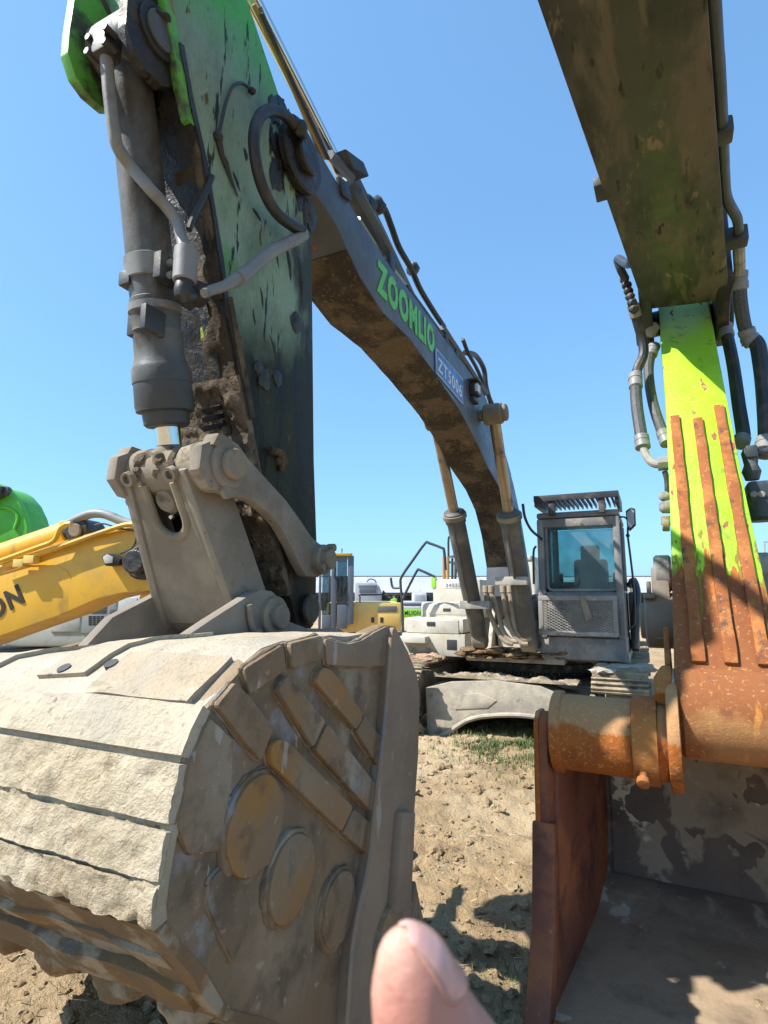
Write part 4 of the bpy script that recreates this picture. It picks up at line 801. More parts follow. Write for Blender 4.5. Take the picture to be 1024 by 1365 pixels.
mb = tbox(YM, .5, x0, x1 + .1, z0 - .1, z1, .04); tm = mb.build('tool_box_lid', 'cream', house)
mb = MB(); q0, q1 = bx((572, 819), YM), bx((622, 806), YM); mb.box(q0[0], q1[0], YM - .008, YM + .02, q0[1], q1[1], .01); mb.build('lid_panel', 'cream', tm)
mb = MB(); q0, q1 = bx((591, 815), YM), bx((601, 811), YM); mb.box(q0[0], q1[0], YM - .014, YM + .02, q0[1], q1[1], .004); mb.build('lid_handle', 'vent', tm)
YT = -.95; x0, z0 = bx((577, 806), YT); x1, z1 = bx((640, 772), YT)
mb = tbox(YT, .9, x0, x1, z0 - .2, z1, .03); tk = mb.build('fuel_tank', 'cream', house)
mb = MB(); q0, q1 = bx((593, 784), YT), bx((616, 776), YT); mb.box(q0[0], q1[0], YT - .004, YT + .01, q0[1], q1[1], .001); np_ = mb.build('serial_plate', 'plate_white', tk)
text('serial_number', '34552', 'letter_grey', np_, Vector((q0[0] + .02, YT - .006, q0[1] + .02)), Vector((1, 0, 0)), Vector((0, 0, 1)), q1[0] - q0[0] - .04, q1[1] - q0[1] - .04, .002, .01)
mb = MB(); q0, q1 = bx((576, 784), YT), bx((581, 769), YT); mb.box(q0[0] - .01, q1[0], YT - .01, YT + .05, q0[1], q1[1], .01); mb.build('rail_bracket', 'lime', tk)
# handrails
mb = MB(); Y = -1.55
mb.tube([f.Y(x, y, Y) for x, y in ((537, 880), (537, 830), (536, 800), (534, 778), (536, 768), (551, 746), (567, 724), (572, 724), (588, 730), (592, 734), (594, 760))], .021, 8, 3)
mb.tube([f.Y(x, y, Y) for x, y in ((536, 800), (546, 780), (556, 761), (560, 760), (580, 769))], .02, 8, 3)
mb.tube([f.Y(x, y, Y) for x, y in ((535, 783), (528, 784), (523, 782), (521, 770))], .018, 8, 3); hr = mb.build('handrail', 'handrail', house)
for (x, y0, y1, m) in ((592, 741, 772, 'post_rust'), (597, 742, 772, 'post_rust'), (603, 744, 772, 'handrail'), (607, 748, 772, 'handrail')):
    mb = MB(); Y = -.8; a, b = f.Y(x, y1, Y), f.Y(x, y0, Y); mb.tube([a, b], .028 if m == 'post_rust' else .02, 8, 0); mb.build('rail_post', m, house)
mb = MB(); Y = -.8; mb.tube([f.Y(x, y, Y) for x, y in ((598, 742), (598, 718), (601, 716), (606, 722))], .018, 8, 3); mb.tube([f.Y(x, y, Y) for x, y in ((600, 742), (606, 742), (608, 750), (607, 772))], .02, 8, 3); mb.tube([f.Y(x, y, Y) for x, y in ((596, 748), (602, 750), (614, 754))], .018, 8, 3); mb.build('handrail', 'handrail', house)
# --- cab
YC = -1.9; cx0, cz0 = bx((722, 878), YC); cx1 = bx((835, 850), YC)[0]; czt = bx((770, 684), YC)[1]; DEP = 1.55
zs = bx((722, 848), YC)[1]; zw = bx((722, 789), YC)[1]
mb = MB(); mb.slab([(cx0, YC + .02, cz0), (cx1 - .03, YC + .02, cz0), (cx1 + .0, YC + .02, cz0 + .1), (cx1, YC + .02, zs - .004), (cx0, YC + .02, zs - .004)], (0, DEP, 0), .025); cab = mb.build('cab', 'cab_grey', ex, label='dusty grey operator cab with roof guard and lower mesh screen')
def bar(name, x0, x1, y0, y1, z0, z1, m='cab_grey', bev=.02, parent=None): return MB().box(x0, x1, y0, y1, z0, z1, bev).build(name, m, parent or cab)
pw = .085
bar('front_panel', cx0 + .003, cx1 - .003, YC + .03, YC + .09, zs, zw)
bar('side_panel', cx1 - .05, cx1, YC + .09, YC + DEP, zs, zw, 'cab_dark')
bar('side_panel', cx0, cx0 + .05, YC + .09, YC + DEP, zs, zw)
bar('back_panel', cx0 + .05, cx1 - .05, YC + DEP - .05, YC + DEP, zs, zw + .15)
for x in (cx0, cx1 - pw): bar('pillar', x, x + pw, YC, YC + .10, zs - .02, czt - .05, bev=.03)
for x in (cx0, cx1 - .06):
    bar('pillar', x, x + .06, YC + DEP - .1, YC + DEP, zw, czt - .05); bar('pillar', x, x + .06, YC + .72, YC + .78, zw, czt - .05, 'cab_dark')
bar('header', cx0 + .02, cx1 - .02, YC + .004, YC + .09, czt - .17, czt - .052, bev=.03)
bar('roof', cx0, cx1, YC + .0, YC + DEP, czt - .05, czt + .03, bev=.035)
for x in (cx0 + .02, cx1 - .05): bar('roof_rail', x, x + .03, YC + .1, YC + DEP - .1, czt - .1, czt - .05, 'cab_dark')
# windscreen with rounded frame
wx0, wz0 = bx((731, 787), YC + .04); wx1, wz1 = bx((818, 692), YC + .04)
def rrect(x0, x1, z0, z1, r, n=5):
    o = []
    for cx_, cz_, a0_ in ((x1 - r, z1 - r, 0), (x0 + r, z1 - r, 90), (x0 + r, z0 + r, 180), (x1 - r, z0 + r, 270)):
        for i in range(n + 1): a = R(a0_ + 90 * i / n); o.append((cx_ + r * math.cos(a), cz_ + r * math.sin(a)))
    return o
mb = MB(); mb.py(rrect(wx0, wx1, wz0, wz1, .06), YC + .05, YC + .056); ws = mb.build('windscreen', 'cab_glass', cab)
mb = MB(); rp = [Vector((x, YC + .045, z)) for x, z in rrect(wx0, wx1, wz0, wz1, .06)]; mb.tube(rp + [rp[0]], .02, 8, 0); mb.build('screen_seal', 'cab_grey', ws)
mb = MB(); q0 = f.Y(778, 781, YC + .03); q1 = f.Y(773, 773, YC + .03); mb.tube([f.Y(770, 783, YC + .03), q1], .008, 6, 0); mb.tube([f.Y(745, 782, YC + .03), f.Y(768, 781, YC + .03)], .008, 6, 0); mb.build('wiper', 'rubber', ws)
for s, x in ((1, cx1 - .02), (-1, cx0 + .014)):
    for y0, y1 in ((YC + .10, YC + .72), (YC + .78, YC + DEP - .1)): bar('side_window', x, x + .006, y0, y1, zw, czt - .06, 'cab_side_glass', 0)
bar('rear_window', cx0 + .06, cx1 - .06, YC + DEP - .03, YC + DEP - .024, zw + .15, czt - .06, 'cab_side_glass', 0)
# inside: seat, console, floor, dash
bar('cab_floor', cx0 + .05, cx1 - .05, YC + .1, YC + DEP - .06, zs, zs + .05, 'interior')
mb = MB(); sx = (cx0 + cx1) / 2 + .05; mb.box(sx - .25, sx + .25, YC + .65, YC + 1.15, zs + .3, zs + .46, .05); mb.box(sx - .23, sx + .23, YC + 1.02, YC + 1.16, zs + .4, zs + 1.02, .06); mb.box(sx - .13, sx + .13, YC + 1.02, YC + 1.12, zs + 1.0, zs + 1.22, .05); mb.build('seat', 'seat', cab)
for s in (-1, 1):
    mb = MB(); mb.box(sx + s * .34 - .07, sx + s * .34 + .07, YC + .5, YC + 1.1, zs + .05, zs + .58, .04); mb.tube([(sx + s * .34, YC + .58, zs + .56), (sx + s * .34, YC + .52, zs + .8)], [.02, .03], 8, 0); mb.build('console', 'seat', cab)
# lower mesh screen: a bar frame filled with an expanded-metal lattice
gx0, gz0 = bx((719, 846), YC - .1); gx1, gz1 = bx((822, 794), YC - .1); YG = YC - .10
mb = MB(); mb.box(gx0, gx1, YG, YG + .04, gz0, gz0 + .05, .006); mb.box(gx0, gx1, YG, YG + .04, gz1 - .06, gz1, .006); mb.box(gx0, gx0 + .055, YG + .002, YG + .038, gz0 + .05, gz1 - .06, .006); mb.box(gx1 - .05, gx1, YG + .002, YG + .038, gz0 + .05, gz1 - .06, .006); guard = mb.build('lower_guard', 'guard_grey', cab)
mb = MB(); a0x, a1x, a0z, a1z = gx0 + .055, gx1 - .05, gz0 + .05, gz1 - .06; pitch = .062; sl = .55
k = -int((a1z - a0z) / sl / pitch) - 2
while True:
    x = a0x + k * pitch; k += 1
    if x > a1x + (a1z - a0z) / sl: break
    for s in (1, -1):
        # line z = a0z + s*sl*(X-x0) clipped to the frame
        if s == 1: p = [(x, a0z), (x + (a1z - a0z) / sl, a1z)]
        else: p = [(x, a0z), (x - (a1z - a0z) / sl, a1z)]
        (xa, za), (xb, zb_) = p
        t0, t1 = 0., 1.
        for lim, sign in ((a0x, 1), (a1x, -1)):
            da, db = (xa - lim) * sign, (xb - lim) * sign
            if da < 0 and db < 0: t1 = -1
            elif da < 0: t0 = max(t0, da / (da - db))
            elif db < 0: t1 = min(t1, da / (da - db))
        if t1 - t0 < .02: continue
        A_ = Vector((xa + (xb - xa) * t0, YG + .018 + .004 * s, za + (zb_ - za) * t0)); B_ = Vector((xa + (xb - xa) * t1, YG + .018 + .004 * s, za + (zb_ - za) * t1))
        mb.tube([A_, B_], .006, 4, 0)
mb.build('mesh_lattice', 'guard_grey', guard, kind='stuff', smooth=False)
mb = MB(); q = [f.Y(x, y, YG - .01) for x, y in ((772, 795), (780, 794), (790, 824), (781, 828))]; mb.slab(q, (0, .008, 0), .002); mb.build('rag_strip', 'hub_mud', guard)
# roof guard with slats
rx0, rz0 = bx((714, 685), YC - .12); rx1, rz1 = bx((822, 655), YC - .12); YR = YC - .12
mb = MB(); mb.box(rx0 - .02, rx1 + .02, YR, YR + .04, czt + .16, czt + .24, .006); mb.box(rx0 - .02, rx0 + .03, YR + .04, YC + .9, czt + .1, czt + .24, .006); mb.box(rx1 - .03, rx1 + .02, YR + .04, YC + .9, czt + .1, czt + .24, .006)
for x in (rx0 + .16, rx1 - .22): mb.box(x, x + .08, YR + .02, YR + .1, czt - .02, czt + .16, .01)
rg_ = mb.build('roof_guard', 'cab_dark', cab)
n = 15; s0 = None
for i in range(n):
    x = rx0 + .07 + (rx1 - rx0 - .14) * i / (n - 1)
    if s0 is None:
        mb = MB(); mb.box(-.009, .009, YR + .04, YC + .9, czt + .17, czt + .23, .003); s0 = mb.build('slat', 'cab_dark', rg_); s0.location.x = x
    else: copy_part(s0, (x, 0, 0), rg_)
# mirror, door rail
mx = f.Y(840, 690, YC + .25); mb = MB(); mb.slab([f.Y(x, y, YC + .25) for x, y in ((834, 681), (841, 676), (847, 678), (848, 700), (840, 708), (836, 704))], (0, .05, 0), .012); mr_ = mb.build('mirror', 'cab_dark', cab)
mb = MB(); mb.slab([f.Y(x, y, YC + .248) for x, y in ((836, 683), (841, 679), (845, 681), (846, 698), (840, 704), (837, 701))], (0, -.006, 0)); mb.build('mirror_glass', 'pale_grey', mr_)
mb = MB(); mb.tube([f.Y(x, y, YC + .27) for x, y in ((822, 690), (832, 689), (838, 694))], .012, 8, 2); mb.tube([f.Y(x, y, YC + .27) for x, y in ((838, 700), (837, 715), (845, 780), (846, 832), (836, 836))], .013, 8, 2); mb.build('mirror_arm', 'handrail', cab)
mb = MB(); mb.lump(f.Y(837, 714, YC + .27), .025, 2); mb.build('arm_joint', 'rubber', mr_)
# open tail of the side step / fender behind the cab
mb = MB(); mb.tube([(cx1 + .06, YC + .8, cz0 + .1), (cx1 + .13, YC + .9, zw - .1), (cx1 + .10, YC + 1.2, zw + .15), (cx1 + .04, YC + 1.5, zw + .1)], .05, 8); mb.box(cx1 + .02, cx1 + .12, YC + .9, YC + 1.6, cz0 + .05, zw, .03); mb.build('side_fender', 'cab_dark', cab)
mb = MB(); mb.tube([f.X(x, y, .55) for x, y in ((697, 672), (700, 690), (708, 706), (719, 716), (726, 722))], .016, 8); mb.tube([(cx0 - .06, YC, zw + .1), (cx0 - .05, YC, zw + .5), (cx0 - .02, YC + .02, czt - .4)], .015, 8); mb.build('cab_cable', 'hose_black', cab)
# --- swing bearing
mb = MB(); c0 = Vector((.12, -.05, 0)); mb.lathe((.12, -.1, .52), (0, 0, 1), [(0, .98), (.02, 1.0), (.10, 1.0), (.1, .95), (.13, .95), (.13, 1.08), (.19, 1.1), (.24, 1.1), (.24, 1.02), (.34, 1.02)], 72); sw = mb.build('swing_bearing', 'swing', ex)
t0 = None
for i in range(60):
    a = R(180) + R(180) * i / 59
    p = (.12 + 1.03 * math.cos(a), -.1 + 1.03 * math.sin(a), .632)
    if t0 is None: t0 = MB().box(-.03, .03, -.018, .018, -.025, .025, .004).build('bearing_bolt', 'swing', sw); t0.location = p; t0.rotation_euler.z = a
    else: copy_part(t0, p, sw, (0, 0, a))
# --- undercarriage: arched frame, two tracks
YU = -2.35
ar = f.xz([(567, 917), (600, 909), (660, 907), (720, 915), (742, 925), (760, 930), (790, 935), (790, 985), (745, 965), (700, 957), (650, 957), (622, 963), (596, 980), (580, 992), (570, 992)], YU)
mb = MB(); mb.py(ar, YU, YU + .5, .02); uc = mb.build('track_frame', 'frame_mud', ex)
mb = MB(); mb.box(-.85, 1.05, YU + .5, 1.8, .34, .56, .05); mb.build('frame_centre', 'frame_mud', uc)
mb = MB(); q = f.Y(600, 930, YU); mb.tube([f.Y(x, y, YU - .01) for x, y in ((572, 990), (598, 976), (624, 960), (655, 954), (700, 954), (742, 962))], .03, 8); mb.build('frame_lip', 'frame_mud', uc)
mb = MB(); mb.slab([f.Y(x, y, YU - .012) for x, y in ((606, 946), (612, 926), (640, 924), (662, 934), (650, 944))], (0, .03, 0), .01); mb.build('frame_pad', 'frame_mud', uc)
strip('mud_crust', 'track', uc, [(YU + .02, .70), (YU + .2, .69), (YU + .5, .66)], -.8, .95, -.004, .04, 6, side=1, seed=41, clod=.07, kind='stuff')
def track(xc, wd):
    r = .42; y0, y1 = -2.3, 2.0; pts = []
    Ls = y1 - y0; per = 2 * Ls + 2 * math.pi * r; n = 44; fr = MB()
    fr.px([(y0, .16), (y1, .16), (y1, .70), (y0, .70)], xc - wd * .3, xc + wd * .3, .03); tr = fr.build('track', 'track', ex)
    s0 = None
    for i in range(n):
        s = per * i / n
        if s < Ls: p = (y0 + s, 0.0, 0)
        elif s < Ls + math.pi * r: a = (s - Ls) / r; p = (y1 + r * math.sin(a), r - r * math.cos(a), a)
        elif s < 2 * Ls + math.pi * r: p = (y1 - (s - Ls - math.pi * r), 2 * r, math.pi)
        else: a = (s - 2 * Ls - math.pi * r) / r; p = (y0 - r * math.sin(a), r + r * math.cos(a), math.pi + a)
        loc = (xc, p[0], p[1] + .01); rot = (p[2], 0, 0)
        if s0 is None:
            h = wd / 2; m_ = MB(); m_.box(-h, h, -.095, .095, -.0, .03, .006)
            for k in (-.07, 0, .07): m_.box(-h, h, k - .011, k + .011, -.035, .0, .004)
            s0 = m_.build('track_shoe', 'track', tr); s0.location = loc; s0.rotation_euler = rot
        else: copy_part(s0, loc, tr, rot)
    for y in (y0, y1): MB().cyl((xc - wd * .25, y, r), (xc + wd * .25, y, r), r - .06, 28).build('track_wheel', 'track', tr)
track(1.42, .58); track(-1.18, .58)
# soil heaped on tracks
for xc in (1.42, -1.18):
    mb = MB()
    for i in range(26): mb.lump((xc + random.uniform(-.25, .25), random.uniform(-2.4, -1.2), .86 + random.uniform(-.02, .02)), random.uniform(.04, .1), i, 2, .8, (1.5, 1.3, .5))
    mb.build('packed_mud', 'frame_mud' if xc > 0 else 'red_earth', uc, kind='stuff')
# ------------------------------------------------------------------ the rusty excavator arm on the right
g = Frame(1.49, 2.4, 27)
e2 = thing('excavator', 'excavator with lime green stick rusted toward its rusty open bucket, boom passing overhead', 'excavator', g)
def V3(x, y, z): return Vector((x, y, z))
# stick: a box with a worn belly plate
S0, S1 = V3(0, .05, 1.42), V3(0, 1.95, 4.08); sdv = (S1 - S0).normalized(); snr = V3(0, sdv.z, -sdv.y); snr = snr if snr.y < 0 else -snr; SL = (S1 - S0).length
def sp2(x, s, n): return V3(x, 0, 0) + S0 + sdv * s + snr * n
mb = MB(); bm_ = mb.bm
secs = [(-.14, -.262, .165, -.02), (.0, -.258, .15, 0), (1.0, -.225, .135, 0), (1.9, -.205, .135, 0), (SL, -.20, .14, -.01)]
rings = []
for s, xl_, xr_, n in secs:
    dp = -.46 - .12 * math.sin(math.pi * max(0, s) / SL); rings.append([bm_.verts.new(sp2(x, s, m)) for x, m in ((xl_, n), (xr_, n), (xr_, dp), (xl_, dp))])
fs = [bm_.faces.new(rings[0][::-1]), bm_.faces.new(rings[-1])]
for a, b in zip(rings, rings[1:]):
    for j in range(4): fs.append(bm_.faces.new((a[j], a[(j + 1) % 4], b[(j + 1) % 4], b[j])))
bmesh.ops.recalc_face_normals(bm_, faces=fs); mb._bev(fs, .012)
st2 = mb.build('stick', 'stick2', e2, label='lime green stick rusted brown at the lower end')
for k, x in enumerate((-.16, -.037, .083)):
    s0_, s1_ = .03, (1.75, 1.70, 1.80)[k]; n = 26; rnd2 = random.Random(k); L_, R_ = [], []
    for i in range(n + 1):
        s = s0_ + (s1_ - s0_) * i / n; w_ = .026 + .004 * noise.noise(Vector((s * 5, k * 3, 0))); L_.append(sp2(x - w_, s, -.004)); R_.append(sp2(x + w_ + .002 * rnd2.uniform(-1, 1), s, -.004))
    mb = MB(); mb.slab(L_ + R_[::-1], snr * .026, .006); mb.build('wear_rib', 'rib2', st2)
# boss at the foot of the stick
BC = V3(0, .13, 1.235)
mb = MB(); mb.cyl((-.255, BC.y, BC.z), (.16, BC.y, BC.z), .205, 44, .02); mb.build('stick_boss', 'stick2', st2)
for x in (-.268, .172):
    mb = MB(); mb.cyl((x - .012, BC.y, BC.z), (x + .012, BC.y, BC.z), .175, 36); mb.build('seal_ring', 'guard_grey', st2)
# bucket
outer2 = [(.10, 1.16), (.35, 1.22), (.64, 1.16), (.88, .99), (.99, .72), (.985, .40), (.90, .15), (.66, .03), (.25, .01), (-.35, .0)]
inn2 = ofs(outer2, -.045); lp2 = resample(outer2, .06) + [Vector(p) for p in resample(inn2, .06)[::-1]]
def hw(y): return .755 - .13 * max(0, min(1, y / .95))
CX = -.045
rows = [[(CX + hw(p.x) * (-1 + 2 * i / 24), p.x, p.y) for i in range(25)] for p in lp2]
bk2 = grid_mesh('bucket', rows, 'in2', e2, ang=35, close=True); bk2['label'] = 'rusty open bucket with dried mud on its inner wall'
def side2(pts, off, th, name, m, s, bev=.006):
    mb = MB(); P_ = [V3(CX + s * (hw(y) + off), y, z) for y, z in pts]; mb.slab(P_, (s * th, 0, 0), bev); return mb.build(name, m, bk2)
fr2 = [(-.0, 1.27), (-.07, 1.16), (-.09, .95), (-.105, .7), (-.16, .35), (-.36, .03)]
for s in (1, -1):
    side2(outer2[::-1] + [(.0, 1.2)] + fr2[1:], -.004, .04, 'side_plate', 'rust_red', s)
    side2([(-.03, 1.2), (.05, 1.2), (.04, .95), (.03, .7), (-.05, .34), (-.2, .05), (-.37, .05), (-.17, .36), (-.115, .70), (-.10, .95), (-.08, 1.16)], .034, .022, 'side_cutter', 'rust_orange', s)
    side2([(-.12, .745), (-.03, .72), (-.09, .36), (-.24, .06), (-.40, .05), (-.19, .36)], -.03, .10, 'cutter_guard', 'rust_red', s, .014)
    # curved inner liner with bowed edge
    side2([(.02, 1.02), (.38, 1.04), (.60, .8), (.62, .55), (.58, .36), (.5, .16), (.02, .10), (-.06, .4), (-.02, .8)], -.032, .026, 'side_liner', 'rust_red', s, .01)
mb = MB(); c = g.Y(808, 1345, .1); mb.cyl((CX - .70, c.y, c.z), (CX - .58, c.y, c.z), .05, 18); mb.build('liner_stud', 'rust_red', bk2)
# torque tube, collars, ears
TC = V3(0, .05, 1.105)
for s in (1, -1):
    x0 = -.30 if s < 0 else .205; x1 = CX + s * .74
    mb = MB(); mb.lathe((x0, TC.y, TC.z), (s, 0, 0), [(0, .160), (.02, .166), (abs(x1 - x0) - .04, .168), (abs(x1 - x0), .168)], 44); mb.build('torque_tube', 'rust_orange', bk2)
    mb = MB(); mb.lathe((x1 - s * .05, TC.y, TC.z), (s, 0, 0), [(0, .17), (.008, .183), (.042, .183), (.05, .17)], 44); mb.build('tube_flange', 'rust_orange', bk2)
    mb = MB(); mb.lathe((x0 + s * .035, TC.y, TC.z), (s, 0, 0), [(0, .16), (.004, .188), (.10, .188), (.106, .165)], 44); mb.build('tube_collar', 'rust', bk2)
    q = V3(x0 + s * .10, TC.y - .155, TC.z - .10); mb = MB(); mb.lathe(q + V3(0, .05, .03), V3(0, -.8, -.55), [(0, .016), (.09, .016), (.09, .026), (.115, .026), (.118, .018)], 12); mb.build('lock_bolt', 'rust', bk2)
    mb = MB(); pts = []
    for i in range(48):
        a = 2 * math.pi * i / 48; rr_ = .238 + .006 * noise.noise(Vector((math.cos(a) * 3, math.sin(a) * 3, s))); pts.append((TC.y + .03 + rr_ * math.cos(a), TC.z + .03 + rr_ * math.sin(a)))
    mb.px(pts, x0, x0 - s * .05, .014); ear2 = mb.build('bucket_ear', 'rust_orange', bk2)
    mb = MB(); mb.px([(TC.y - .02, TC.z - .2), (TC.y + .24, TC.z - .1), (.75, 1.2), (.7, 1.35), (.45, 1.58), (.25, 1.42), (.05, 1.33)], x0 - s * .03, x0 - s * .002, .008); mb.build('ear_web', 'rust', bk2)
mb = MB(); mb.tube([V3(-.31, -.03, 1.30), V3(-.30, .05, 1.36), V3(-.29, .12, 1.40)], [.035, .045, .03], 10); mb.lump((-.30, .02, 1.33), .04, 3); mb.build('weld_lump', 'rust', bk2)
for i in range(5):
    x = CX - .66 + i * .33; mb = MB(); mb.px([(-.3, .09), (-.42, .09), (-.66, .02), (-.66, .0), (-.3, -.01)], x - .06, x + .06, .012); mb.build('bucket_tooth', 'rust', bk2)
strip('mud_crust', 'in2', bk2, resample([(y, z) for y, z in inn2[2:7]], .05), CX - .6, CX + .6, -.006, .016, 5, side=1, seed=51, clod=.016, step=.03, kind='stuff')
# linkage behind the stick
for s, x in ((1, .17), (-1, -.30)):
    c1 = V3(x, .75, 1.595); c2 = V3(x + s * -.0, .78, 1.86)
    mb = MB(); mb.px([(.62, 1.5), (.88, 1.5), (.87, 1.88), (.70, 1.90)], x - .045, x + .045, .02); gl2 = mb.build('tipping_link', 'link_mud', e2)
    mb = MB(); mb.cyl((x - .09, c1.y, c1.z), (x + .09, c1.y, c1.z), .150, 32, .012); mb.cyl((x - .115, c1.y, c1.z), (x - .085, c1.y, c1.z), .10, 28); mb.build('link_boss', 'link_mud', gl2)
    mb = MB(); mb.cyl((x - .03, c2.y, c2.z + .0), (x + .06, c2.y, c2.z), .105, 26); mb.build('link_boss', 'guard_grey', gl2)
    mb = MB(); mb.cyl((x - .06, c1.y - .06, c1.z + .13), (x - .06, c1.y - .06, c1.z + .22), .012, 8); mb.box(x - .09, x - .03, c1.y - .12, c1.y, c1.z + .125, c1.z + .15, .006); mb.build('grease_port', 'hub_mud', gl2)
mb = MB(); mb.cyl((-.24, .75, 1.595), (.12, .75, 1.595), .10, 24); mb.build('link_pin', 'hub_mud', e2)
mb = MB(); mb.lathe((-.04, .80, 1.88), V3(0, .62, 1), [(0, .08), (.5, .08), (.52, .13), (2.0, .13), (2.1, .08)], 24); mb.build('bucket_cylinder', 'boomcyl', e2)
# side valve bits on the left of the stick
mb = MB(); Y_ = .86
for (x, y, r, k) in ((889, 676, .045, 1), (886, 662, .035, 2)): mb.lump(g.Y(x, y, Y_), r, k, 2, .15, (1, .8, .9))
mb.build('valve_block', 'guard_grey', st2)
mb = MB(); mb.cyl(g.Y(883, 699, Y_), g.Y(893, 699, Y_), .042, 18); mb.cyl(g.Y(890, 688, Y_), g.Y(890, 700, Y_), .035, 14); mb.build('valve_cap', 'hub_mud', st2)
mb = MB(); mb.tube([g.Y(x, y, 1.1) for x, y in ((886, 628), (889, 640), (890, 660))], .016, 8); mb.build('valve_pipe', 'black_steel', st2)
# boom overhead
BZ = 3.8
bl = lambda y: -.457 + (y + .275) * (.166 / 1.79)
brr = lambda y: .1 + (y - .168) * (.139 / 1.36)
mb = MB(); bm_ = mb.bm; rings = []
for y, z0, z1, c in ((-7.0, 3.3, 4.3, 0), (-4.5, 3.72, 4.75, 0), (-2.0, 3.80, 4.75, 0), (.4, 3.80, 4.6, 0), (1.3, 3.80, 4.45, 0), (1.50, 3.805, 4.4, .012), (1.60, 3.85, 4.38, .03), (1.64, 3.95, 4.36, .05)):
    rings.append([bm_.verts.new((x, y + (.10 if x > 0 and y > 1.4 else 0), z)) for x, z in ((bl(y) + c, z0), (brr(y) - c, z0), (brr(y) - c, z1), (bl(y) + c, z1))])
fs = [bm_.faces.new(rings[0][::-1]), bm_.faces.new(rings[-1])]
for a, b in zip(rings, rings[1:]):
    for j in range(4): fs.append(bm_.faces.new((a[j], a[(j + 1) % 4], b[(j + 1) % 4], b[j])))
bmesh.ops.recalc_face_normals(bm_, faces=fs); mb._bev(fs, .012)
bo2 = mb.build('boom', 'boom2_under', e2, label='dark boom overhead with mud smeared on its underside')
for s, x0, x1 in ((-1, -.325, -.245), (1, .165, .25)):
    mb = MB(); mb.px([(1.3, 3.82), (1.62, 3.74), (1.85, 3.62), (2.0, 3.62), (2.2, 3.8), (2.2, 4.15), (1.9, 4.4), (1.3, 4.4)], x0, x1, .02); mb.build('nose_ear', 'black_steel', bo2)
    mb = MB(); xx = x0 if s < 0 else x1; mb.cyl((xx, 2.0, 3.9), (xx + s * .05, 2.0, 3.9), .15, 28); mb.build('pin_cap', 'black_steel', bo2)
mb = MB(); mb.cyl((-.25, 2.0, 3.9), (.17, 2.0, 3.9), .1, 20); mb.build('joint_pin', 'grease', bo2)
def run2(name, m, pts, Ys, r, par=None, n=10, **k):
    P_ = [g.Y(x, y, Yv) for (x, y), Yv in zip(pts, Ys)]; mb = MB(); mb.tube(P_, r, n); o = mb.build(name, m, par or bo2, **k)
    if name == 'hose':               # crimped collars at both ends
        for a, b in ((P_[0], P_[1]), (P_[-1], P_[-2])):
            d = b - a; ln = min(.12, d.length * .8); mb = MB(); mb.lathe(a - d.normalized() * .02, d, [(0, r * .8), (.01, r * 1.22), (ln * .4, r * 1.22), (ln * .42, r * 1.12), (ln * .6, r * 1.12), (ln * .62, r * 1.2), (ln, r * 1.2), (ln + .008, r)], 12); mb.build('hose_collar', 'hose_grey', o)
    return o
P_ = [g.Z(x, y, 3.86) for x, y in ((951, 0), (957, 80), (962, 160), (966, 240), (969, 264), (976, 279), (983, 293), (985, 314))]
P_ = [P_[0] + (P_[0] - P_[2]).normalized() * 3] + P_; mb = MB(); mb.tube(P_, .027, 12); mb.build('boom_pipe', 'handrail', bo2)
mb = MB(); q = g.Z(962, 176, 3.86); mb.box(q.x - .09, q.x + .045, q.y - .05, q.y + .05, q.z - .04, q.z + .04, .014); mb.build('pipe_clamp', 'black_steel', bo2); mb = MB(); q = g.Z(985, 316, 3.86); mb.box(q.x - .10, q.x + .045, q.y - .05, q.y + .05, q.z - .05, q.z + .05, .012); mb.build('pipe_clamp', 'black_steel', bo2)
run2('hose_fitting', 'guard_grey', ((985, 316), (985, 335), (986, 355), (985, 370)), (1.1, 1.2, 1.35, 1.42), .036)
run2('hose', 'hose_braid', ((985, 365), (987, 400), (992, 432), (999, 452)), (1.42, 1.48, 1.55, 1.6), .045, st2)
run2('hose', 'hose_black', ((999, 452), (1009, 458), (1014, 480), (1019, 520), (1023, 580), (1020, 602)), (1.6, 1.6, 1.55, 1.45, 1.2, 1.12), .05, st2)
run2('hose', 'hose_black', ((966, 436), (971, 455), (978, 490), (985, 540), (991, 580), (988, 590)), (1.8, 1.75, 1.65, 1.45, 1.3, 1.25), .042, st2)
mb = MB(); mb.tube([V3(bl(.7) + .06, .7, 3.9), V3(bl(.95) - .01, .95, 3.88)] + [g.Y(x, y, Yv) for x, y, Yv in ((824, 345, 1.2), (827, 358, 1.24), (834, 372, 1.3))], .028, 10); mb.build('boom_pipe', 'handrail', bo2)
mb = MB(); q = g.Z(799, 254, 3.84); mb.box(q.x - .022, q.x + .05, q.y - .07, q.y + .07, q.z - .02, q.z + .03, .008); mb.build('pipe_clamp', 'black_steel', bo2)
q = [(834, 372), (838, 392), (844, 412)]
for i in range(6):
    x, y = 833 + i * 2.4, 372 + i * 8; p = g.Y(x, y, 1.35); mb = MB(); mb.lump(p, .034, i, 2, .2); mb.build('hose_fitting', 'black_steel', bo2)
run2('hose', 'hose_black', ((844, 408), (850, 430), (856, 452), (858, 472), (850, 492), (847, 508)), (1.4, 1.45, 1.5, 1.5, 1.48, 1.45), .034, st2)
run2('hose', 'hose_braid', ((847, 502), (849, 540), (854, 575), (857, 595)), (1.45, 1.35, 1.22, 1.18), .040, st2)
run2('hose_fitting', 'guard_grey', ((856, 592), (862, 608), (872, 618), (887, 619)), (1.18, 1.15, 1.12, 1.1), .026, st2)
mb = MB(); q = g.Y(884, 618, 1.1); mb.lathe(q, (1, 0, 0), [(-.03, .045), (.04, .045)], 8); mb.build('pipe_flange', 'guard_grey', st2)
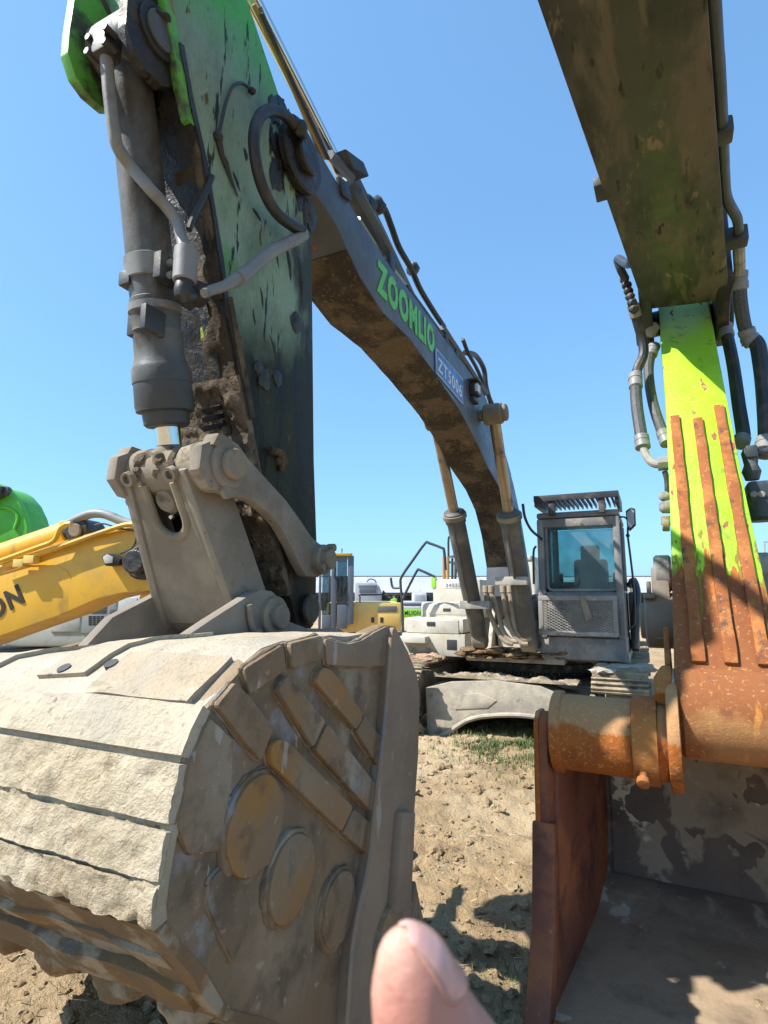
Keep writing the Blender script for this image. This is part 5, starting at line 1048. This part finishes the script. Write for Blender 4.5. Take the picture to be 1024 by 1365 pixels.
run2('hose', 'hose_braid', ((872, 462), (866, 480), (865, 502), (870, 535), (879, 565), (889, 590)), (1.75, 1.7, 1.62, 1.5, 1.38, 1.3), .036, st2)
mb = MB(); p = g.Y(868, 440, 1.7); mb.lump(p, .06, 3, 2, .3); mb.build('hose_fitting', 'guard_grey', bo2)
# control valve on the right of the stick
def vbox(x0, y0, x1, y1, Y0, dp, bev, mb): a = g.Y(x0, y1, Y0); b = g.Y(x1, y0, Y0); mb.box(a.x, b.x, Y0, Y0 + dp, a.z, b.z, bev)
mb = MB(); vbox(999, 638, 1040, 668, .92, .2, .02, mb); vb = mb.build('valve_block', 'dark_fit', st2)
mb = MB(); mb.lathe(g.Y(1016, 695, 1.0), (0, 0, 1), [(0, .07), (.02, .085), (.12, .085)], 20); mb.build('valve_cap', 'dark_fit', vb)
mb = MB(); mb.lathe(g.Y(1003, 640, 1.0), (0, 0, 1), [(0, .035), (.05, .05), (.09, .035), (.16, .045), (.19, .03)], 16); vbox(995, 592, 1010, 610, .95, .1, .012, mb); mb.tube([g.Y(1008, 601, 1.0), g.Y(1018, 603, 1.02), g.Y(1034, 596, 1.05)], .022, 8); mb.build('valve_fitting', 'dark_fit', vb)
for x in (1005, 1015):
    mb = MB(); mb.lathe(g.Y(x, 659, .92), (0, -1, 0), [(0, .018), (.012, .018), (.013, .012)], 12); mb.build('valve_bolt', 'guard_grey', vb)
# ------------------------------------------------------------------ machines and buildings behind
def fbox(fr, par, name, m, px0, px1, Y0, dp, bev=.01, **k):
    """a box whose front face spans two sighted corners on the plane Y0"""
    a = fr.Y(px0[0], px1[1], Y0); b = fr.Y(px1[0], px0[1], Y0); return MB().box(a.x, b.x, Y0, Y0 + dp, a.z, b.z, bev).build(name, m, par, **k)
# yellow excavator on the left, its boom reaching across
y = Frame(-3.9, 5.4, 8)
ye = thing('excavator', 'yellow excavator whose lettered boom reaches in behind the muddy bucket', 'excavator', y)
bp_ = [(-420, 1010), (-300, 880), (-140, 800), (0, 749), (60, 729), (120, 712), (165, 704), (208, 702), (222, 722), (226, 760), (222, 786), (200, 787), (165, 790), (130, 798), (80, 820), (0, 848), (-140, 900), (-250, 980), (-330, 1080)]
mb = MB(); mb.py(y.xz(bp_, -.22), -.22, .22, .012); yb = mb.build('boom', 'yellow', ye)
def strip_y(name, m, pts, Y0, dp, h, par): mb = MB(); P_ = [y.Y(px, py, Y0) for px, py in pts]; mb.slab(P_ + [p - Vector((0, 0, h)) for p in P_[::-1]], (0, dp, 0), .004); return mb.build(name, m, par)
strip_y('top_flange', 'yellow', [(-140, 799), (0, 748), (60, 728), (120, 711), (165, 703), (206, 701)], -.25, .08, .03, yb)
strip_y('weld_seam', 'yellow', [(-20, 770), (40, 752), (75, 753), (88, 760), (94, 770)], -.226, .01, .01, yb)
mb = MB(); mb.tube([y.Y(a, b, -.28) for a, b in ((0, 757), (25, 748), (60, 736), (100, 722), (140, 708), (165, 700), (180, 699), (205, 702))], .022, 8); mb.build('boom_pipe', 'yellow', yb)
mb = MB(); mb.tube([y.Y(a, b, -.30) for a, b in ((0, 748), (52, 729), (66, 724), (74, 718), (80, 705), (88, 699), (95, 698))], .022, 8); mb.build('boom_pipe', 'yellow', yb)
for px, py in ((27, 751), (41, 746)):
    p = y.Y(px, py, -.3); mb = MB(); mb.box(p.x - .05, p.x + .05, p.y - .03, p.y + .05, p.z - .035, p.z + .035, .008); mb.build('pipe_clamp', 'yellow_pale', yb)
a, b = y.Y(-40, 756, 0), y.Y(92, 711, 0); dd = (b - a).normalized(); ln = (b - a).length
mb = MB(); mb.lathe(a - dd * 1.2, dd, [(0, .12), (ln + 1.2, .12), (ln + 1.21, .10), (ln + 1.25, .10)], 28); ycy = mb.build('arm_cylinder', 'yellow', ye)
mb = MB(); mb.lathe(b + dd * .0, dd, [(0, .1), (.02, .105), (.08, .105), (.10, .075)], 24); mb.build('gland_ring', 'rubber', ycy)
c = y.Y(115, 709, 0); mb = MB(); mb.cyl(c - Vector((0, .14, 0)), c + Vector((0, .14, 0)), .115, 26); mb.build('rod_eye', 'grease', ycy)
mb = MB(); mb.cyl(c - Vector((0, .17, 0)), c - Vector((0, .12, 0)), .06, 20); mb.build('eye_pin', 'hub_mud', ycy)
mb = MB(); p = y.Y(90, 698, -.1); mb.box(p.x - .09, p.x + .09, p.y, p.y + .15, p.z - .05, p.z + .03, .02); mb.build('port_block', 'yellow', ycy)
mb = MB(); mb.tube([y.Y(a, b, -.12) for a, b in ((94, 697), (108, 690), (122, 685), (137, 685), (152, 690), (166, 696), (180, 699))], .042, 12); mb.build('hose', 'hose_grey', yb)
mb = MB(); mb.tube([y.Y(a, b, -.25) for a, b in ((126, 700), (138, 698), (152, 702), (168, 706), (180, 708), (182, 716), (178, 728), (168, 735), (160, 738))], .008, 6); mb.build('lamp_cable', 'hose_black', yb)
p = y.Y(157, 746, -.22); mb = MB(); mb.slab([p + Vector(q) for q in ((-.09, -.10, .02), (-.02, -.12, .05), (.09, -.10, .0), (.08, -.10, -.05), (-.05, -.10, -.06))], (0, .12, 0), .01); yl = mb.build('work_lamp', 'rubber', yb)
mb = MB(); mb.slab([p + Vector(q) for q in ((-.06, -.125, .015), (-.015, -.135, .04), (.035, -.125, .015), (.03, -.12, -.035), (-.04, -.12, -.04))], (0, .01, 0), .003); mb.build('lamp_lens', 'white_paint', yl)
c = y.Y(196, 750, -.22); mb = MB(); mb.cyl(c + Vector((0, .1, 0)), c - Vector((0, .10, 0)), .15, 28); mb.cyl(c - Vector((0, .08, 0)), c - Vector((0, .22, 0)), .10, 24); mb.build('joint_pin', 'grease', yb)
a = y.Y(-10.5, 829, -.225); b = y.Y(33.5, 803, -.225); rt = (b - a); wd = rt.length; rt.normalize(); upv = Vector((0, -1, 0)).cross(rt); upv = upv if upv.z > 0 else -upv
text('lettering', 'ON', 'letter_dark', yb, a, rt, upv, wd, .19, .004, .035)
mb = MB(); mb.py(y.xz([(196, 792), (222, 786), (232, 800), (238, 860), (200, 900), (186, 850)], .0), -.12, .12, .02); ys = mb.build('stick', 'yellow', ye)
# its house, out to the left
mb = MB(); mb.box(-4.6, -1.9, -1.2, 1.3, .95, 2.0, .06); mb.build('house_body', 'yellow', ye); mb = MB(); mb.box(-2.7, -1.5, -1.2, -.3, 1.0, 2.8, .06); mb.build('cab', 'grey_blue', ye)
for yy in (-1.3, .7): mb = MB(); mb.px([(0, 0), (1, 0), (1, 1), (0, 1)], 0, .1); mb.bm.clear(); mb.box(-5.0, -1.6, yy, yy + .6, .0, .85, .3); mb.build('track', 'track', ye)
# green machine head behind the yellow boom
q = Frame(-4.5, 6.6, 4)
ge = thing('excavator_bucket', 'bright green bucket side with a round pin at its top corner', 'bucket', q)
gp_ = [(-160, 690), (-60, 650), (0, 652), (6, 646), (14, 643), (23, 645), (34, 652), (45, 665), (53, 682), (58, 700), (60, 740), (20, 800), (-160, 830)]
gp_ = [(x - (22 if x > -60 else 0), y_) for x, y_ in gp_]
mb = MB(); mb.py(q.xz(gp_, 0), 0, .08, .012); mb.build('side_plate', 'green', ge)
mb = MB(); mb.py(q.xz([(x - 2, y_ + 3) for x, y_ in gp_], .08), .08, .55, .012); mb.build('shell', 'green', ge)
mb = MB(); mb.tube([q.Y(a, b, -.01) for a, b in ((-60, 690), (-22, 681), (-10, 677), (8, 677), (20, 683), (24, 692), (20, 705))], .022, 8); mb.build('side_ridge', 'green', ge)
c = q.Y(8, 655, 0); mb = MB(); mb.cyl(c - Vector((0, .04, 0)), c + Vector((0, .03, 0)), .062, 20); mb.build('pin', 'cyl_grey', ge)
mb = MB(); mb.py(q.xz([(-60, 660), (-10, 645), (2, 648), (-2, 662), (-40, 680)], -.1), -.1, -.02, .01); mb.build('bucket_ear', 'black_steel', ge)
# pale machine hood behind the yellow boom
q = Frame(-4.2, 8.6, 0)
wm = thing('excavator', 'white machine house with vent grilles seen under the yellow boom', 'excavator', q)
mb = MB(); mb.py(q.xz([(-60, 850), (60, 800), (110, 793), (190, 793), (198, 800), (200, 862), (22, 862)], 0), 0, 2.0, .03); wb = mb.build('house_body', 'white_paint', wm)
mb = MB(); mb.py(q.xz([(113, 796), (156, 795), (155, 845), (109, 844)], 0), -.02, .02, .006); vp = mb.build('vent_panel', 'pale_grey', wb)
mb = MB(); mb.py(q.xz([(160, 796), (183, 797), (185, 818), (157, 818)], 0), -.018, .02, .006); mb.build('side_panel', 'white_paint', wb)
mb = MB(); mb.py(q.xz([(70, 822), (108, 812), (106, 842), (68, 842)], 0), -.018, .02, .006); mb.build('side_panel', 'white_paint', wb)
for (x0, y0, x1, y1) in ((121, 806, 142, 817), (146, 812, 154, 818)): fbox(q, vp, 'dark_window', 'screen_grey', (x0, y0), (x1, y1), -.026, .01, .002)
vs = None
for k in range(5):
    x = 118 + 5.4 * k
    if k < 4:
        for j in range(5): fbox(q, vp, 'vent_slot', 'vent', (x, 821 + j * 2.6), (x + 4.2, 822.7 + j * 2.6), -.024, .01, .0)
for k in range(5):
    for j in range(2): fbox(q, vp, 'vent_slot', 'vent', (129 + k * 5, 797 + j * 3), (132.6 + k * 5, 799 + j * 3), -.024, .01, .0)
for j in range(5): fbox(q, vp, 'vent_slot', 'vent', (145, 822 + j * 2.6), (151, 823.7 + j * 2.6), -.024, .01, .0)
mb = MB(); mb.py(q.xz([(-40, 866), (200, 862), (200, 880), (-40, 884)], .1), .1, 2.0, .02); mb.build('frame_skirt', 'grey_blue', wm)
mb = MB(); mb.box(-2.4, 1.6, .2, 1.0, .0, .75, .25); mb.build('track', 'track', wm)
# yellow machine with a grey cab, middle distance
q = Frame(-.75, 13.0, -3)
my = thing('excavator', 'yellow excavator with grey glazed cab standing behind the muddy bucket', 'excavator', q)
yb2 = fbox(q, my, 'house_body', 'yellow_pale', (436, 803), (535, 842), 0, 2.2, .05)
fbox(q, yb2, 'hood_vent', 'screen_grey', (504, 808), (529, 816), -.012, .03, .004)
for x0, x1 in ((476, 500), (501, 533)): fbox(q, yb2, 'side_door', 'yellow_pale', (x0, 806 if x0 < 500 else 818), (x1, 834), -.008, .02, .006)
mb = MB(); mb.tube([q.Y(a, b, .05) for a, b in ((480, 803), (480, 795), (482, 793), (528, 793), (530, 795), (530, 803))], .016, 6, 2); mb.build('handrail', 'rubber', yb2)
for x in (495, 507): fbox(q, yb2, 'warning_label', 'letter_dark', (x, 823), (x + 4, 830), -.014, .01, 0)
mb = MB(); mb.py(q.xz([(432, 742), (468, 741), (471, 745), (472, 822), (460, 836), (425, 836), (424, 748)], -.15), -.15, 1.3, .03); mb.bm.clear()
def cabbar(px0, px1, nm, m, Y0=-.15, dp=.1): return fbox(q, yc, nm, m, px0, px1, Y0, dp, .012)
yc = fbox(q, my, 'cab', 'grey_blue', (424, 737), (470, 741), -.2, 1.5, .02); yc.data.materials[0] = M['yellow']
for a, b in (((424, 741), (429, 838)), ((463, 741), (472, 832)), ((441, 741), (449, 838))): cabbar(a, b, 'pillar', 'grey_blue')
cabbar((449, 741), (463, 748), 'header', 'grey_blue'); cabbar((429, 741), (441, 748), 'header', 'grey_blue'); cabbar((449, 806), (463, 838), 'door_panel', 'grey_blue'); cabbar((429, 820), (441, 838), 'door_panel', 'grey_blue')
cabbar((449, 748), (463, 806), 'door_window', 'side_glass', -.1, .01); cabbar((429, 748), (441, 820), 'side_window', 'side_glass', -.1, .01)
a = q.Y(455, 808, .5); mb = MB(); mb.box(a.x - .3, a.x + .2, .3, .9, a.z - .3, a.z + .7, .08); mb.build('seat', 'seat', yc)
for x, s in ((424, 0), (466, 0)): cabbar((x, 741), (x + 4, 838), 'pillar', 'grey_blue', 1.15, .1)
mb = MB(); mb.tube([q.Y(a, b, -.2) for a, b in ((447, 756), (446, 768), (449, 775), (449, 790))], .022, 6); mb.build('door_rail', 'rubber', yc)
mb = MB(); mb.tube([q.Y(a, b, .2) for a, b in ((456, 737), (456, 731))], .012, 6, 0); mb.build('aerial', 'rubber', yc)
mb = MB(); mb.box(-1.6, 1.6, .1, 2.1, .0, .75, .25); mb.build('track', 'track', my)
# grey-blue hood beyond it
q = Frame(-.55, 19.0, 0)
gh = thing('excavator', 'grey machine hood with a dark grille beyond the yellow excavator', 'excavator', q)
mb = MB(); mb.py(q.xz([(473, 776), (500, 776), (505, 780), (509, 790), (509, 812), (473, 812)], 0), 0, 1.6, .1); hb = mb.build('hood', 'pale_grey', gh)
fbox(q, hb, 'grille', 'grey_blue', (479, 783), (501, 790), -.03, .06, .01); fbox(q, hb, 'grille', 'screen_grey', (478, 780), (502, 783), -.02, .06, .01)
mb = MB(); mb.tube([q.Y(a, b, .4) for a, b in ((489, 776), (493, 772), (499, 773), (502, 777))], .02, 6); mb.build('handrail', 'handrail', gh)
mb = MB(); mb.slab([q.Y(a, b, .6) for a, b in ((510, 786), (519, 794), (527, 798), (527, 806), (510, 806))], (0, .6, 0), .03); mb.build('arm', 'black_steel', gh)
mb = MB(); mb.slab([q.Y(a, b, .5) for a, b in ((520, 800), (526, 797), (529, 798), (529, 806), (521, 806))], (0, .3, 0), .02); mb.build('arm_link', 'lime', gh)
mb = MB(); mb.box(-1.4, 1.4, .1, 1.6, .0, 1.4, .2); mb.build('undercarriage', 'track', gh)
# white and green machine with part of its name showing
q = Frame(1.1, 16.5, 0)
wg = thing('excavator', 'white machine with a green lettered stripe behind the tool boxes', 'excavator', q)
wb = fbox(q, wg, 'house_body', 'pale_grey', (538, 802), (582, 842), 0, 2, .04)
fbox(q, wb, 'hood_stripe', 'grey_blue', (538, 804), (582, 807), -.03, .05, .01); fbox(q, wb, 'hood_stripe', 'white_paint', (538, 808), (582, 812), -.03, .05, .01)
gp2 = fbox(q, wb, 'name_panel', 'lime', (538, 812), (582, 822), -.035, .05, .004); gp3 = fbox(q, wb, 'name_panel', 'lime', (538, 822.4), (582, 832), -.033, .05, .004)
a, b = q.Y(539.5, 819.7, -.036), q.Y(560.5, 814, -.036); text('lettering', 'MLION', 'letter_dark', gp2, a, Vector((1, 0, 0)), Vector((0, 0, 1)), b.x - a.x, b.z - a.z, .004, .005)
wc = fbox(q, wg, 'cab', 'white_paint', (551, 790), (569, 803), .3, .9, .04); fbox(q, wc, 'window', 'pale_grey', (553.5, 793), (567, 802), .29, .04, .01)
fbox(q, wg, 'cab_step', 'rubber', (570, 792), (576, 803), .4, .5, .03)
mb = MB(); mb.box(-1.5, 1.5, .1, 1.9, 0, .75, .2); mb.build('track', 'track', wg)
# dark machine at the right edge of the view
q = Frame(8.9, 12.5, 20)
dm = thing('excavator', 'dark machine deck with a thin rail at the right edge behind the rusty stick', 'excavator', q)
db = fbox(q, dm, 'house_body', 'cab_dark', (1002, 742), (1100, 800), 0, 2, .06)
mb = MB(); mb.tube([q.Y(a, b, .1) for a, b in ((1019, 746), (1019, 724), (1021, 722), (1060, 722))], .02, 6, 2); mb.build('handrail', 'pale_grey', dm)
mb = MB(); mb.box(-2, 2, .2, 1.9, 0, 1.5, .2); mb.build('undercarriage', 'track', dm)
# long shed with a pale sheet roof
q = Frame(10, 58, 0)
sh = thing('shed', 'long low shed with pale sheet roof and dark wall on the horizon', 'shed', q)
a, b = q.Y(300, 790, 0), q.Y(1160, 769.5, 0)
mb = MB(); mb.box(a.x, b.x, 3, 12, -.5, a.z, 0); mb.build('wall', 'dark_wall', sh)
r0 = None; n = 46; dx = (b.x - a.x) / n
for i in range(n):
    if r0 is None:
        mb = MB(); mb.slab([(0, 0, a.z - .02), (dx - .03, 0, a.z - .02), (dx - .03, 7.5, b.z + .22), (0, 7.5, b.z + .22)], (0, 0, .06), 0); r0 = mb.build('roof_sheet', 'roof_sheet', sh); r0.location.x = a.x
    else: copy_part(r0, (a.x + i * dx, 0, 0), sh)
mb = MB(); mb.box(a.x, b.x, .3, .5, a.z - .3, a.z - .05, 0); mb.box(a.x, b.x, 7.4, 7.7, b.z + .2, b.z + .36, 0); mb.build('eave_beam', 'dark_wall', sh)
p0 = None
for i in range(24):
    x = a.x + (b.x - a.x) * i / 23
    if p0 is None: p0 = MB().box(-.12, .12, .3, .55, -.5, a.z - .31, 0).build('post', 'pale_grey', sh); p0.location.x = x
    else: copy_part(p0, (x, 0, 0), sh)
# ------------------------------------------------------------------ the photographer's fingertip, close to the lens
def fp_(x, y, d): return Vector((0, 0, H)) + ray(x, y) * d
fr_ = Frame(0, 0, 0)
chain = [(528, 1243, 3), (529, 1245, 9), (531, 1249, 18), (534, 1256, 28), (539, 1270, 40), (547, 1292, 53), (554, 1322, 63), (566, 1360, 74), (584, 1405, 85), (622, 1475, 96), (676, 1560, 110), (730, 1660, 114), (790, 1770, 116)]
Dn = .092
mb = MB()
P_ = [fp_(x, y, Dn + .004 * min(1, (y - 1246) / 120)) for x, y, h in chain]; Rr = [h * Dn / F for x, y, h in chain]
mb.tube(P_, Rr, 28, 5)
palm = fp_(860, 1960, .11)
mb.lump(palm, .042, 5, 4, .03, (.95, .6, 1.15)); mb.tube([palm, palm + Vector((.02, -.02, -.09)), palm + Vector((.05, -.06, -.2))], [.036, .03, .036], 20)
for k in range(3):                     # the other fingers, folded below the frame
    r0 = palm + Vector((-.030 + .005 * k, .012 - .016 * k, .030 - .014 * k)); ln = (.036, .033, .027)[k]
    a1 = r0 + Vector((-ln, .012, .012)); a2 = a1 + Vector((-.008, .006, -.026)); a3 = a2 + Vector((.018, -.004, -.010))
    mb.tube([r0, a1, a2, a3], [.0095, .0092, .008, .0062], 14)
t0 = palm + Vector((.0, .022, .005)); mb.tube([t0, t0 + Vector((-.022, .014, .014)), t0 + Vector((-.046, .012, .024))], [.013, .011, .008], 14)
raw = mb.build('raw', 'skin', None, ang=180)
rm = raw.modifiers.new('r', 'REMESH'); rm.mode = 'VOXEL'; rm.voxel_size = .0011
sm = raw.modifiers.new('s', 'SMOOTH'); sm.factor = .6; sm.iterations = 8
dg = bpy.context.evaluated_depsgraph_get(); hm = bpy.data.meshes.new_from_object(raw.evaluated_get(dg)); bpy.data.objects.remove(raw)
hm.name = 'person'; hm.polygons.foreach_set('use_smooth', [True] * len(hm.polygons)); hm.materials.clear(); hm.materials.append(M['skin'])
hand = bpy.data.objects.new('person', hm); COL.objects.link(hand); hand['label'] = "blurred fingertip of the photographer's hand poking up in front of the muddy bucket"; hand['category'] = 'person'
# nail on the far right side of the tip
axis = cat(P_, 6); tot = len(axis)
def at(u):
    k = u * (tot - 1); i = min(int(k), tot - 2); return axis[i].lerp(axis[i + 1], k - i), (axis[i + 1] - axis[i]).normalized()
def rad_at(u):
    k = u * (len(Rr) - 1); i = min(int(k), len(Rr) - 2); return Rr[i] + (Rr[i + 1] - Rr[i]) * (k - i)
rows = []
NU, NV = 20, 14
for i in range(NU + 1):
    u = .13 + (.53 - .13) * i / NU; p, t = at(u); rgt = Vector((1, 0, .55)); rgt = (rgt - t * rgt.dot(t)).normalized(); twd = (Vector((0, 0, H)) - p); twd = (twd - t * twd.dot(t)); twd = (twd - rgt * twd.dot(rgt)).normalized()
    row = []
    w0 = 62 * min(1, (.62 + 2.0 * i / NU)) * (1 if i < NU - 3 else math.sqrt(max(.05, (NU + .5 - i) / 4)))
    for j in range(NV + 1):
        a = R(-14 + w0 * (-1 + 2 * j / NV)); dirv = rgt * math.cos(a) + twd * math.sin(a)
        row.append(p + dirv * (rad_at(u) * 1.005 + .00035 - .0006 * abs(-1 + 2 * j / NV) ** 4))
    rows.append(row)
nl = grid_mesh('nail', rows, 'nail', hand, ang=180)
ne = grid_mesh('nail_edge', [[q + (q - axis[0]) * .012 for q in r_] for r_ in rows[:3]], 'nail_edge', hand, ang=180)
edge_ = [r_[0] for r_ in rows[2:]] + rows[-1][1:-1] + [r_[-1] for r_ in rows[2:]][::-1]
mb = MB(); mb.tube(edge_, [.0002] + [.00055] * 6 + [.0002], 8, 0); mb.build('nail_fold', 'skin', hand, ang=180)
sol = nl.modifiers.new('s', 'SOLIDIFY'); sol.thickness = .0005; sol.offset = 0
